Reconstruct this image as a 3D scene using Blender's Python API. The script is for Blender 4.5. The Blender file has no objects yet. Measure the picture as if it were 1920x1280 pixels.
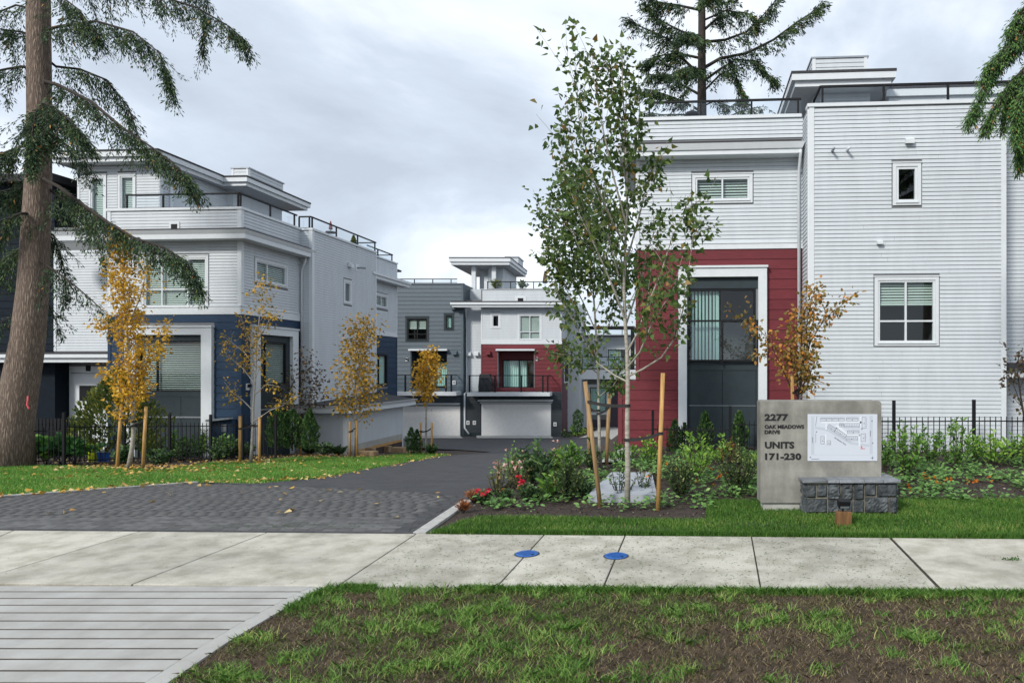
import bpy, bmesh, math, random
import numpy as np
from mathutils import Vector, Matrix
RD = random.Random(11)
NP = np.random.default_rng(11)
sc = bpy.context.scene
COL = sc.collection

# ---------------------------------------------------------------- camera, sky, sun
FPX, CX, CY, CH = 1250.0, 1215.0, 690.0, 2.2      # focal length and optical centre in pixels of the photo, eye height
cam = bpy.data.cameras.new('camera')
cam.sensor_width = 36; cam.lens = 36 * FPX / 1920
cam.shift_x = (960 - CX) / 1920; cam.shift_y = (CY - 640) / 1920
cam.clip_start = .05; cam.clip_end = 2000
co = bpy.data.objects.new('camera', cam); COL.objects.link(co)
co.location = (0, 0, CH); co.rotation_euler = (math.radians(90), 0, 0)
sc.camera = co

SUN = Vector((-.46, -.68, .57)).normalized()
wd = bpy.data.worlds.new('World'); sc.world = wd; wd.use_nodes = True
nt = wd.node_tree; nt.nodes.clear()
def wn(t, **k):
    n = nt.nodes.new(t)
    for a, b in k.items(): setattr(n, a, b)
    return n
L = nt.links.new
sky = wn('ShaderNodeTexSky', sky_type='NISHITA', sun_disc=False)
sky.sun_elevation = math.asin(SUN.z); sky.sun_rotation = math.atan2(SUN.x, SUN.y) % (2 * math.pi)
bg1 = wn('ShaderNodeBackground'); bg1.inputs[1].default_value = .10
L(sky.outputs[0], bg1.inputs[0])
tc = wn('ShaderNodeTexCoord')
sep = wn('ShaderNodeSeparateXYZ'); L(tc.outputs['Generated'], sep.inputs[0])
mx = wn('ShaderNodeMath', operation='MAXIMUM'); L(sep.outputs[2], mx.inputs[0]); mx.inputs[1].default_value = 0
ad = wn('ShaderNodeMath', operation='ADD'); L(mx.outputs[0], ad.inputs[0]); ad.inputs[1].default_value = .75
dv = wn('ShaderNodeVectorMath', operation='SCALE'); iv = wn('ShaderNodeMath', operation='DIVIDE')
iv.inputs[0].default_value = 1; L(ad.outputs[0], iv.inputs[1])
L(tc.outputs['Generated'], dv.inputs[0]); L(iv.outputs[0], dv.inputs['Scale'])
mp = wn('ShaderNodeMapping'); L(dv.outputs[0], mp.inputs[0]); mp.inputs['Location'].default_value = (4.123, -.057, .658)
n1 = wn('ShaderNodeTexNoise'); L(mp.outputs[0], n1.inputs['Vector'])
n1.inputs['Scale'].default_value = 2.1; n1.inputs['Detail'].default_value = 7; n1.inputs['Roughness'].default_value = .56; n1.inputs['Distortion'].default_value = .35
cr = wn('ShaderNodeValToRGB'); L(n1.outputs[0], cr.inputs[0])
e = cr.color_ramp.elements
e[0].position = .36; e[0].color = (.305, .34, .39, 1)
e[1].position = .62; e[1].color = (.575, .60, .625, 1)
m = e.new(.46); m.color = (.37, .415, .475, 1)
m = e.new(.54); m.color = (.49, .53, .58, 1)
bg2 = wn('ShaderNodeBackground'); L(cr.outputs[0], bg2.inputs[0]); bg2.inputs[1].default_value = .93
mixs = wn('ShaderNodeMixShader'); mixs.inputs[0].default_value = .93
L(bg1.outputs[0], mixs.inputs[1]); L(bg2.outputs[0], mixs.inputs[2])
wo = wn('ShaderNodeOutputWorld'); L(mixs.outputs[0], wo.inputs[0])

sl = bpy.data.lights.new('sun', 'SUN'); sl.energy = 1.5; sl.angle = math.radians(10); sl.color = (1, .95, .88)
so = bpy.data.objects.new('sun', sl); COL.objects.link(so)
so.rotation_euler = (-SUN).to_track_quat('-Z', 'Y').to_euler(); so.location = (-30, -30, 30)
sc.view_settings.view_transform = 'Standard'; sc.view_settings.look = 'None'
sc.view_settings.gamma = 1; sc.view_settings.exposure = 1.08; sc.view_settings.use_curve_mapping = False
sc.cycles.max_bounces = 7; sc.cycles.transparent_max_bounces = 24
sc.cycles.use_denoising = True

# ---------------------------------------------------------------- helpers
def W(px, py, Y): return Vector(((px - CX) * Y / FPX, Y, CH + (CY - py) * Y / FPX))
def sm(t): t = np.clip(t, 0, 1); return t * t * (3 - 2 * t)
_zy = np.linspace(-50, 200, 2501)
_zz = np.interp(_zy, [0, 11.4, 19.6, 25, 28.6, 34, 46, 62], [0, 0, -.65, -1.05, -1.45, -1.9, -2.55, -2.65])
_zz = np.convolve(np.pad(_zz, 10, 'edge'), np.ones(21) / 21, 'valid')
def xe(y): return -3.02 + .062 * (y - 11)
def zt(x, y):
    x = np.asarray(x, float); y = np.asarray(y, float)
    return np.interp(y, _zy, _zz) * (1 - sm((x - xe(y) + .2) / 1.8))
def G(px, py):                                     # point of the terrain seen at a place of the photo
    Y = CH * FPX / (py - CY)
    for _ in range(40):
        z = float(zt((px - CX) * Y / FPX, Y)); Y = .5 * Y + .5 * (CH - z) * FPX / (py - CY)
    return Vector(((px - CX) * Y / FPX, Y, float(zt((px - CX) * Y / FPX, Y))))

def link(o, parent=None, kind=None, label=None, cat=None, group=None):
    COL.objects.link(o)
    if parent is not None: o.parent = parent
    if kind: o['kind'] = kind
    if label: o['label'] = label
    if cat: o['category'] = cat
    if group: o['group'] = group
    return o
def thing(name, label, cat, loc=(0, 0, 0), rz=0, group=None):
    o = bpy.data.objects.new(name, None); o.location = loc; o.rotation_euler = (0, 0, rz); o.empty_display_size = .2
    return link(o, None, None, label, cat, group)
def mk(name, V, Fc, mat, parent=None, smooth=False, **k):
    me = bpy.data.meshes.new(name); me.from_pydata([tuple(v) for v in V], [], Fc); me.materials.append(mat)
    if smooth: me.polygons.foreach_set('use_smooth', [True] * len(me.polygons))
    return link(bpy.data.objects.new(name, me), parent, **k)
def mknp(name, V, Q, mat, parent=None, tint=None, smooth=False, **k):   # V (n,3), Q (m,c) equal-size faces
    V = np.ascontiguousarray(V, np.float32); Q = np.ascontiguousarray(Q, np.int32); c = Q.shape[1]
    me = bpy.data.meshes.new(name); me.vertices.add(len(V)); me.vertices.foreach_set('co', V.ravel())
    me.loops.add(Q.size); me.loops.foreach_set('vertex_index', Q.ravel())
    me.polygons.add(len(Q)); me.polygons.foreach_set('loop_start', np.arange(len(Q), dtype=np.int32) * c)
    try: me.polygons.foreach_set('loop_total', np.full(len(Q), c, np.int32))
    except Exception: pass
    if smooth: me.polygons.foreach_set('use_smooth', np.ones(len(Q), bool))
    me.update(calc_edges=True); me.validate()
    if tint is not None:
        a = me.attributes.new('tint', 'FLOAT', 'POINT'); a.data.foreach_set('value', np.ascontiguousarray(tint, np.float32))
    me.materials.append(mat)
    return link(bpy.data.objects.new(name, me), parent, **k)
class MB:
    def __init__(s): s.V = []; s.F = []
    def hexa(s, P):                                 # 8 points: bottom ring then top ring
        n = len(s.V); s.V += [Vector(p) for p in P]
        s.F += [tuple(n + i for i in f) for f in ((3, 2, 1, 0), (4, 5, 6, 7), (0, 1, 5, 4), (1, 2, 6, 5), (2, 3, 7, 6), (3, 0, 4, 7))]
        return s
    def box(s, x0, x1, y0, y1, z0, z1):
        return s.hexa([(x0, y0, z0), (x1, y0, z0), (x1, y1, z0), (x0, y1, z0), (x0, y0, z1), (x1, y0, z1), (x1, y1, z1), (x0, y1, z1)])
    def poly(s, P):
        n = len(s.V); s.V += [Vector(p) for p in P]; s.F.append(tuple(range(n, n + len(P)))); return s
    def tube(s, pts, rad, k=6, cap=True):
        pts = [Vector(p) for p in pts]; n0 = len(s.V)
        if not hasattr(rad, '__len__'): rad = [rad] * len(pts)
        ref = Vector((.31, .17, .93))
        for i, p in enumerate(pts):
            t = (pts[min(i + 1, len(pts) - 1)] - pts[max(i - 1, 0)])
            t = t.normalized() if t.length > 1e-6 else Vector((0, 0, 1))
            if abs(t.dot(ref)) > .95: ref = Vector((.9, .3, .1))
            a = t.cross(ref).normalized(); b = t.cross(a)
            for j in range(k):
                w = 2 * math.pi * j / k
                s.V.append(p + (a * math.cos(w) + b * math.sin(w)) * rad[i])
        for i in range(len(pts) - 1):
            for j in range(k):
                a = n0 + i * k + j; b = n0 + i * k + (j + 1) % k
                s.F.append((a, b, b + k, a + k))
        if cap:
            s.F.append(tuple(range(n0 + k - 1, n0 - 1, -1))); e_ = n0 + (len(pts) - 1) * k; s.F.append(tuple(range(e_, e_ + k)))
        return s
    def lathe(s, prof, k=12, c=(0, 0, 0)):
        n0 = len(s.V)
        for r, z in prof:
            for j in range(k):
                w = 2 * math.pi * j / k; s.V.append(Vector((c[0] + r * math.cos(w), c[1] + r * math.sin(w), c[2] + z)))
        for i in range(len(prof) - 1):
            for j in range(k):
                a = n0 + i * k + j; b = n0 + i * k + (j + 1) % k; s.F.append((a, b, b + k, a + k))
        s.F.append(tuple(range(n0 + k - 1, n0 - 1, -1))); e_ = n0 + (len(prof) - 1) * k; s.F.append(tuple(range(e_, e_ + k)))
        return s
    def build(s, name, mat, parent=None, smooth=False, **k): return mk(name, s.V, s.F, mat, parent, smooth, **k)

# ---------------------------------------------------------------- materials
def M(name, col, rough=.6, metal=0, var=.0, scale=6, stretch=(1, 1, 1), bump=0, bscale=40, col2=None, spec=.5, lo=.35, hi=.65, detail=5):
    m_ = bpy.data.materials.new(name); m_.use_nodes = True; t = m_.node_tree; b = t.nodes['Principled BSDF']
    b.inputs['Roughness'].default_value = rough; b.inputs['Metallic'].default_value = metal
    b.inputs['Specular IOR Level'].default_value = spec
    c = (*col, 1); b.inputs['Base Color'].default_value = c
    if var or col2 or bump:
        g = t.nodes.new('ShaderNodeTexCoord'); mpn = t.nodes.new('ShaderNodeMapping'); mpn.inputs['Scale'].default_value = stretch
        t.links.new(g.outputs['Object'], mpn.inputs[0])
    if var or col2:
        n = t.nodes.new('ShaderNodeTexNoise'); n.inputs['Scale'].default_value = scale; n.inputs['Detail'].default_value = detail; n.inputs['Roughness'].default_value = .62
        t.links.new(mpn.outputs[0], n.inputs['Vector'])
        r = t.nodes.new('ShaderNodeValToRGB'); t.links.new(n.outputs[0], r.inputs[0])
        r.color_ramp.elements[0].position = lo; r.color_ramp.elements[1].position = hi
        d = col2 if col2 else tuple(x * (1 - var) for x in col)
        r.color_ramp.elements[0].color = (*d, 1); r.color_ramp.elements[1].color = (*[min(1, x * (1 + var * .5)) for x in col], 1) if not col2 else c
        t.links.new(r.outputs[0], b.inputs['Base Color'])
    if bump:
        n2 = t.nodes.new('ShaderNodeTexNoise'); n2.inputs['Scale'].default_value = bscale; n2.inputs['Detail'].default_value = 4
        t.links.new(mpn.outputs[0], n2.inputs['Vector'])
        bp = t.nodes.new('ShaderNodeBump'); bp.inputs['Strength'].default_value = bump; bp.inputs['Distance'].default_value = .02
        t.links.new(n2.outputs[0], bp.inputs['Height']); t.links.new(bp.outputs[0], b.inputs['Normal'])
    return m_
def per_object(m_, amount=.12, hue=0):               # each board, stone or paver a touch lighter or darker than its neighbours
    t = m_.node_tree; b = t.nodes['Principled BSDF']; i = b.inputs['Base Color']
    oi = t.nodes.new('ShaderNodeObjectInfo'); mr = t.nodes.new('ShaderNodeMapRange')
    mr.inputs['To Min'].default_value = 1 - amount; mr.inputs['To Max'].default_value = 1 + amount
    t.links.new(oi.outputs['Random'], mr.inputs['Value'])
    hs = t.nodes.new('ShaderNodeHueSaturation'); t.links.new(mr.outputs[0], hs.inputs['Value'])
    if i.is_linked: t.links.new(i.links[0].from_socket, hs.inputs['Color'])
    else: hs.inputs['Color'].default_value = i.default_value
    t.links.new(hs.outputs[0], i); return m_
LEAF_GAIN = 1.45
def leafmat(name, ramp, trans=.35, rough=.5, gain=None):        # colour of each leaf from its own 'tint' value
    m_ = bpy.data.materials.new(name); m_.use_nodes = True; t = m_.node_tree; b = t.nodes['Principled BSDF']
    a = t.nodes.new('ShaderNodeAttribute'); a.attribute_name = 'tint'
    r = t.nodes.new('ShaderNodeValToRGB'); t.links.new(a.outputs['Fac'], r.inputs[0])
    el = r.color_ramp.elements
    while len(el) < len(ramp): el.new(.5)
    for q, (p, c) in zip(el, ramp): q.position = p; q.color = (*[min(.75, x * (gain or LEAF_GAIN)) for x in c], 1)
    t.links.new(r.outputs[0], b.inputs['Base Color']); b.inputs['Roughness'].default_value = rough; b.inputs['Specular IOR Level'].default_value = .3
    tr = t.nodes.new('ShaderNodeBsdfTranslucent'); t.links.new(r.outputs[0], tr.inputs[0])
    mix = t.nodes.new('ShaderNodeMixShader'); mix.inputs[0].default_value = trans
    o = t.nodes['Material Output']; t.links.new(b.outputs[0], mix.inputs[1]); t.links.new(tr.outputs[0], mix.inputs[2]); t.links.new(mix.outputs[0], o.inputs[0])
    return m_
def glassmat(name, tint=(.85, .92, .92), refl=.12):
    m_ = bpy.data.materials.new(name); m_.use_nodes = True; t = m_.node_tree; t.nodes.remove(t.nodes['Principled BSDF'])
    tr = t.nodes.new('ShaderNodeBsdfTransparent'); tr.inputs[0].default_value = (*tint, 1)
    gl = t.nodes.new('ShaderNodeBsdfGlossy'); gl.inputs['Roughness'].default_value = .02; gl.inputs[0].default_value = (.95, .97, 1, 1)
    lw = t.nodes.new('ShaderNodeLayerWeight'); lw.inputs[0].default_value = .5
    pw = t.nodes.new('ShaderNodeMath'); pw.operation = 'POWER'; pw.inputs[1].default_value = 5; t.links.new(lw.outputs['Facing'], pw.inputs[0])
    ad_ = t.nodes.new('ShaderNodeMath'); ad_.operation = 'MULTIPLY_ADD'; ad_.inputs[1].default_value = .9; ad_.inputs[2].default_value = refl; t.links.new(pw.outputs[0], ad_.inputs[0])
    mix = t.nodes.new('ShaderNodeMixShader'); t.links.new(ad_.outputs[0], mix.inputs[0]); t.links.new(tr.outputs[0], mix.inputs[1]); t.links.new(gl.outputs[0], mix.inputs[2])
    t.links.new(mix.outputs[0], t.nodes['Material Output'].inputs[0]); return m_
def two_noise(m_, scale, lo_, hi_, dark, scale2=70, s2=.18, loc=(0, 0, 0)):    # large stains and fine speckle over a material's own colour
    t = m_.node_tree; b_ = t.nodes['Principled BSDF']; i = b_.inputs['Base Color']; src = i.links[0].from_socket if i.is_linked else None
    g = t.nodes.new('ShaderNodeTexCoord')
    for sc_, l_, h_, k_ in ((scale, lo_, hi_, dark), (scale2, .42, .60, 1 - s2)):
        n = t.nodes.new('ShaderNodeTexNoise'); n.inputs['Scale'].default_value = sc_; n.inputs['Detail'].default_value = 8; n.inputs['Roughness'].default_value = .65; t.links.new(g.outputs['Object'], n.inputs['Vector'])
        r = t.nodes.new('ShaderNodeMapRange'); r.inputs['From Min'].default_value = l_; r.inputs['From Max'].default_value = h_; r.inputs['To Min'].default_value = k_; r.inputs['To Max'].default_value = 1; t.links.new(n.outputs[0], r.inputs['Value'])
        mx_ = t.nodes.new('ShaderNodeMix'); mx_.data_type = 'RGBA'; mx_.blend_type = 'MULTIPLY'; mx_.inputs[0].default_value = 1
        if src: t.links.new(src, mx_.inputs[6])
        else: mx_.inputs[6].default_value = i.default_value
        t.links.new(r.outputs[0], mx_.inputs[7]); src = mx_.outputs[2]
    t.links.new(src, i); return m_
WS = per_object(M('white_siding', (.53, .575, .61), .55, var=.06, scale=1.4, bump=.10, bscale=60, stretch=(2.2, 2.2, .45), detail=8), .025)
WT = M('white_trim', (.64, .68, .71), .5, var=.04, scale=4)
WW = M('sheathing_lap_shade', (.17, .18, .19), .8)  # sheathing coloured dark so slots between boards read as deeper lap shadow
RED = per_object(M('red_board', (.145, .021, .029), .6, spec=.3, var=.18, scale=5, stretch=(.6, .6, 5), bump=.25, bscale=30), .07)
REDT = M('red_trim', (.145, .021, .029), .6, var=.1)
NAVY = per_object(M('navy_board', (.018, .043, .085), .65, spec=.25, var=.18, scale=5, stretch=(.6, .6, 5), bump=.25, bscale=30), .1)
SLATED = per_object(M('dark_slate_board', (.032, .043, .052), .6, var=.15, scale=5, bump=.2, bscale=30), .06)
NAVYD = per_object(M('dark_navy_board', (.007, .013, .021), .75, spec=.15, var=.2, scale=5, bump=.2, bscale=30), .1)
GREY = per_object(M('slate_grey_board', (.085, .115, .14), .55, var=.16, scale=5, stretch=(.6, .6, 5), bump=.3, bscale=25), .07)
CHAR = M('charcoal_panel', (.028, .042, .05), .6, spec=.3, var=.12, scale=3)
PLUM = M('plum_panel', (.095, .035, .05), .55, var=.1)
PURP = M('dark_purple_board', (.05, .035, .055), .6, var=.15)
BLK = M('black_metal', (.008, .009, .011), .6, spec=.25, var=.1)
ROOF = M('dark_roofing', (.035, .035, .04), .8, var=.2, scale=20)
GLASS = glassmat('window_glass', (.86, .93, .91), .06)
RGLASS = glassmat('railing_glass', (.90, .94, .96), .05)
ROOM = M('room_interior', (.10, .105, .11), .9)
BLIND = M('blind_slat', (.50, .57, .54), .6)
CURT = M('pale_curtain', (.50, .70, .67), .8, var=.1, scale=10, stretch=(8, 8, .3))
GAR = M('garage_door_white', (.82, .82, .81), .5, var=.05)
CONC = two_noise(per_object(M('pavement_concrete', (.575, .55, .475), .85, col2=(.40, .38, .31), scale=2.6, bump=.25, bscale=120, lo=.38, hi=.58, detail=9), .06), .75, .34, .56, .70)
RAMP = per_object(M('ribbed_concrete', (.42, .42, .40), .85, col2=(.32, .315, .295), scale=2.2, bump=.2, bscale=120, detail=9), .03)
KERB = M('kerb_concrete', (.42, .42, .40), .85, var=.2, scale=6, bump=.2, bscale=80)
FOUND = M('foundation_concrete', (.40, .40, .37), .85, var=.15, scale=4)
ASPH = M('asphalt', (.050, .051, .056), .8, var=.3, scale=2.5, bump=.35, bscale=160, detail=9)
PAVE = per_object(M('paver_grey', (.105, .105, .106), .85, var=.3, scale=3, bump=.1, bscale=70), .30)
PAVD = per_object(M('paver_charcoal', (.05, .051, .055), .8, var=.2, scale=9, bump=.3, bscale=70), .15)
SOIL = M('bare_soil', (.10, .068, .042), .95, col2=(.026, .018, .012), scale=5, bump=1, bscale=45, lo=.35, hi=.7, detail=12)
MULCH = M('bark_mulch', (.066, .046, .036), .95, col2=(.026, .019, .016), scale=14, bump=1, bscale=60, detail=10)
TURF = M('turf_soil', (.040, .062, .018), .95, col2=(.03, .035, .014), scale=4, bump=.6, bscale=60)
STAKE = M('stake_wood', (.52, .30, .10), .75, var=.35, scale=5, stretch=(6, 6, .5), bump=.2, bscale=20)
STAKED = M('weathered_stake_wood', (.34, .215, .10), .8, var=.35, scale=5, stretch=(6, 6, .5), bump=.2, bscale=20)
STRAP = M('black_strap', (.012, .012, .013), .7)
BARKW = M('pale_smooth_bark', (.40, .375, .32), .8, col2=(.24, .22, .18), scale=9, stretch=(1, 1, 3), bump=.3, bscale=25)
BARKG = M('grey_sapling_bark', (.34, .32, .29), .8, var=.3, scale=12)
BARKD = M('dark_twig_bark', (.035, .028, .023), .9, var=.3, scale=12)
def fir_bark():
    m_ = M('furrowed_fir_bark', (.20, .165, .14), .95); t = m_.node_tree; b = t.nodes['Principled BSDF']
    g = t.nodes.new('ShaderNodeTexCoord'); mpn = t.nodes.new('ShaderNodeMapping'); mpn.inputs['Scale'].default_value = (19, 19, 2.6); t.links.new(g.outputs['Object'], mpn.inputs[0])
    n = t.nodes.new('ShaderNodeTexNoise'); n.inputs['Scale'].default_value = 1.2; n.inputs['Detail'].default_value = 6; n.inputs['Distortion'].default_value = .9; t.links.new(mpn.outputs[0], n.inputs['Vector'])
    v = t.nodes.new('ShaderNodeTexVoronoi'); v.feature = 'DISTANCE_TO_EDGE'; v.inputs['Scale'].default_value = 1.1
    mxv = t.nodes.new('ShaderNodeVectorMath'); mxv.operation = 'ADD'; t.links.new(mpn.outputs[0], mxv.inputs[0]); t.links.new(n.outputs['Color'], mxv.inputs[1]); t.links.new(mxv.outputs[0], v.inputs['Vector'])
    r = t.nodes.new('ShaderNodeValToRGB'); t.links.new(v.outputs[0], r.inputs[0])
    r.color_ramp.elements[0].position = .02; r.color_ramp.elements[0].color = (.135, .10, .078, 1); r.color_ramp.elements[1].position = .3; r.color_ramp.elements[1].color = (.29, .225, .18, 1)
    t.links.new(r.outputs[0], b.inputs['Base Color'])
    bp = t.nodes.new('ShaderNodeBump'); bp.inputs['Strength'].default_value = 1; bp.inputs['Distance'].default_value = .05; t.links.new(v.outputs[0], bp.inputs['Height']); t.links.new(bp.outputs[0], b.inputs['Normal'])
    return m_
FIRB = fir_bark()
def sign_conc():
    m_ = M('cast_concrete', (.38, .372, .335), .8, col2=(.23, .228, .20), scale=2.0, stretch=(1.8, 1, .55), bump=.12, bscale=90, lo=.3, hi=.68, detail=8)
    return m_
SIGNC = two_noise(sign_conc(), 1.1, .40, .60, .62, 60, .08)
SLATE = per_object(M('basalt_stone', (.125, .14, .15), .75, col2=(.03, .037, .042), scale=7, bump=.7, bscale=22, lo=.42, hi=.72, detail=10), .25)
SLATC = per_object(M('slate_cap', (.22, .235, .255), .6, col2=(.13, .145, .16), scale=6, bump=.4, bscale=30), .15)
MORT = M('mortar', (.20, .185, .14), .9, var=.2, scale=20)
PANEL = M('map_board_white', (.56, .60, .67), .4)
INK = M('black_letter', (.01, .01, .012), .5)
GREYINK = M('grey_map_ink', (.13, .14, .17), .6)
PALEINK = M('pale_map_grey', (.47, .51, .57), .6)
WHITEINK = M('white_map_road', (.66, .70, .75), .6)
REDINK = M('red_map_mark', (.6, .03, .04), .6)
BLUE = M('blue_plastic_lid', (.012, .10, .36), .45, var=.15, scale=30)
TAN = per_object(M('tan_block', (.33, .23, .13), .85, var=.25, scale=8, bump=.3), .15)
WOODB = M('brown_wood_block', (.17, .085, .03), .8, var=.45, scale=5, stretch=(7, 7, .6), bump=.2)
LIDC = M('pale_vault_concrete', (.36, .39, .43), .85, var=.04, scale=3)
BROWN = M('brown_cloth', (.10, .065, .05), .9, var=.2)
COVER = M('black_vinyl_cover', (.02, .022, .026), .45, var=.2, scale=8)
YEL = M('bright_yellow_plastic', (.6, .72, .02), .5)
BLU2 = M('bright_blue_plastic', (.03, .15, .6), .5)
PINK = M('pink_ribbon', (.85, .12, .15), .6)
METG = M('grey_galvanised', (.30, .33, .36), .4, metal=.4, var=.1)
# ---------------------------------------------------------------- buildings
class Face:                                        # a wall plane of a building: a along the wall, z up, d out of the wall
    def __init__(s, o, e, n): s.o = Vector((o[0], o[1], 0)); s.e = Vector((e[0], e[1], 0)); s.n = Vector((n[0], n[1], 0))
    def P(s, a, z, d=0): return s.o + s.e * a + s.n * d + Vector((0, 0, z))
def fbox(mb, f, a0, a1, z0, z1, d0, d1):
    return mb.hexa([f.P(a0, z0, d0), f.P(a1, z0, d0), f.P(a1, z0, d1), f.P(a0, z0, d1), f.P(a0, z1, d0), f.P(a1, z1, d0), f.P(a1, z1, d1), f.P(a0, z1, d1)])
class Bld:
    def __init__(s, label, loc, deg, name='townhouse', group=None):
        s.o = thing(name, label, 'townhouse', loc, math.radians(deg), group)
        s.loc = Vector(loc); s.r = math.radians(deg)
    def front(s, v): return Face((0, v), (1, 0), (0, -1))
    def right(s, u): return Face((u, 0), (0, 1), (1, 0))
    def left(s, u): return Face((u, 0), (0, 1), (-1, 0))
    def at(s, f, px, py, d=0):
        R_ = Matrix.Rotation(-s.r, 3, 'Z')
        p = R_ @ (Vector((0, 0, CH)) - s.loc); q = R_ @ Vector(((px - CX) / FPX, 1, (CY - py) / FPX))
        t = (d - f.n.dot(p - f.o)) / f.n.dot(q); h = p + q * t
        return f.e.dot(h - f.o), h.z
    def rect(s, f, r, d=0):                         # left, top, right, bottom in the photo: heights are read on the left edge
        a0, z1 = s.at(f, r[0], r[1], d); z0 = s.at(f, r[0], r[3], d)[1]; a1 = s.at(f, r[2], r[1], d)[0]
        return (min(a0, a1), max(a0, a1), z0, z1)
    def box(s, name, mat, u0, u1, v0, v1, z0, z1, parent=None, **k):
        return MB().box(u0, u1, v0, v1, z0, z1).build(name, mat, parent or s.o, **k)
    def wall(s, f, a0, a1, z0, z1, holes=(), th=.2, mat=None, name='wall'):
        mb = MB(); zs_ = sorted({z0, z1, *[h[2] for h in holes], *[h[3] for h in holes]})
        zs_ = [z for z in zs_ if z0 <= z <= z1]
        for za, zb in zip(zs_, zs_[1:]):
            cur = a0
            for h in sorted(h for h in holes if h[2] < (za + zb) / 2 < h[3]):
                if h[0] > cur: fbox(mb, f, cur, h[0], za, zb, -th, 0)
                cur = max(cur, h[1])
            if cur < a1: fbox(mb, f, cur, a1, za, zb, -th, 0)
        return mb.build(name, mat or WW, s.o)
    def boards(s, f, a0, a1, z0, z1, pitch, mat, holes=(), single=True, name='siding_board', butt=.024, seams=False, d=0):
        all_ = MB(); n = max(1, round((z1 - z0) / pitch)); p = (z1 - z0) / n
        for i in range(n):
            za, zb = z0 + i * p, z0 + (i + 1) * p; segs = [(a0, a1)]
            for h in holes:
                if h[2] < zb - .2 * p and h[3] > za + .2 * p:
                    segs = [q for x, y in segs for q in ((x, min(y, h[0])), (max(x, h[1]), y)) if q[1] - q[0] > .03]
            if seams:
                new = []
                for x, y in segs:
                    if y - x > 2.6 and RD.random() < .6:
                        c = x + (y - x) * RD.uniform(.25, .75); new += [(x, c - .002), (c + .002, y)]
                    else: new.append((x, y))
                segs = new
            for x, y in segs:
                mb = MB() if single else all_; w = RD.uniform(-.0005, .0005); gp = .005 if single else .003; bt = butt if single else butt * .9
                mb.hexa([f.P(x, za + .0005 + w, d - .001), f.P(y, za + .0005 + w, d - .001), f.P(y, za + .0005 + w, d + bt), f.P(x, za + .0005 + w, d + bt),
                         f.P(x, zb - gp, d - .001), f.P(y, zb - gp, d - .001), f.P(y, zb - gp, d + .005), f.P(x, zb - gp, d + .005)])
                if single: mb.build(name, mat, s.o)
        if not single: all_.build(name, mat, s.o, kind='stuff')
    def part(s, name, mat, f, a0, a1, z0, z1, d0, d1, parent=None, **k):
        return fbox(MB(), f, a0, a1, z0, z1, d0, d1).build(name, mat, parent or s.o, **k)
    def ring(s, mb, f, a0, a1, z0, z1, t, d0, d1, tt=None, tb=None):
        tt = t if tt is None else tt; tb = t if tb is None else tb
        fbox(mb, f, a0, a0 + t, z0, z1, d0, d1); fbox(mb, f, a1 - t, a1, z0, z1, d0, d1)
        if tt: fbox(mb, f, a0 + t, a1 - t, z1 - tt, z1, d0, d1)
        if tb: fbox(mb, f, a0 + t, a1 - t, z0, z0 + tb, d0, d1)
    # hole = (a0, a1, z0, z1) is the opening; trim lies round it on the siding
    def window(s, f, hole, cols=(), rows=(), trim=.1, tm=None, fm=None, fill='blind', ft=.05, name='window', casement=None, blind_to=0.0, glass=None, curtain_cols=(0, 1), slat=.07, slw=.34):
        a0, a1, z0, z1 = hole; tm = tm or WT; fm = fm or WT
        mb = MB(); s.ring(mb, f, a0, a1, z0, z1, ft, -.07, .012)
        xs = [a0 + ft] + [a0 + (a1 - a0) * c for c in cols] + [a1 - ft]; ys = [z0 + ft] + [z0 + (z1 - z0) * r for r in rows] + [z1 - ft]
        for c in xs[1:-1]: fbox(mb, f, c - ft * .45, c + ft * .45, z0 + ft, z1 - ft, -.06, .008)
        for r in ys[1:-1]:
            for x0, x1 in zip(xs, xs[1:]):
                fbox(mb, f, x0 + (ft * .45 if x0 != xs[0] else 0), x1 - (ft * .45 if x1 != xs[-1] else 0), r - ft * .45, r + ft * .45, -.06, .006)
        w = mb.build(name, fm, s.o)
        if trim:
            t = MB(); e_ = .002
            s.ring(t, f, a0 - trim, a1 + trim, z0 - trim, z1 + trim, trim - e_, 0, .034)
            fbox(t, f, a0 - trim - .02, a1 + trim + .02, z1 + trim + .001, z1 + trim + .03, 0, .05)
            t.build('trim', tm, w)
            fbox(MB(), f, a0 - .02, a1 + .02, z0 - .035, z0 - .003, .0345, .06).build('sill', tm, w)
        for x0, x1 in zip(xs, xs[1:]):
            for y0, y1 in zip(ys, ys[1:]):
                MB().poly([f.P(x0 - .01, y0 - .01, -.037), f.P(x1 + .01, y0 - .01, -.037), f.P(x1 + .01, y1 + .01, -.037), f.P(x0 - .01, y1 + .01, -.037)]).build('pane', glass or GLASS, w)
        r = MB(); D = 1.6; q = .25
        P = f.P
        for c in ([P(a0 - q, z0 - q, -D), P(a1 + q, z0 - q, -D), P(a1 + q, z1 + q, -D), P(a0 - q, z1 + q, -D)],
                  [P(a0 - q, z0 - q, -.205), P(a0 - q, z0 - q, -D), P(a0 - q, z1 + q, -D), P(a0 - q, z1 + q, -.205)],
                  [P(a1 + q, z0 - q, -.205), P(a1 + q, z0 - q, -D), P(a1 + q, z1 + q, -D), P(a1 + q, z1 + q, -.205)],
                  [P(a0 - q, z0 - q, -.205), P(a1 + q, z0 - q, -.205), P(a1 + q, z0 - q, -D), P(a0 - q, z0 - q, -D)],
                  [P(a0 - q, z1 + q, -.205), P(a1 + q, z1 + q, -.205), P(a1 + q, z1 + q, -D), P(a0 - q, z1 + q, -D)]): r.poly(c)
        r.build('room', ROOM, w)
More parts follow.
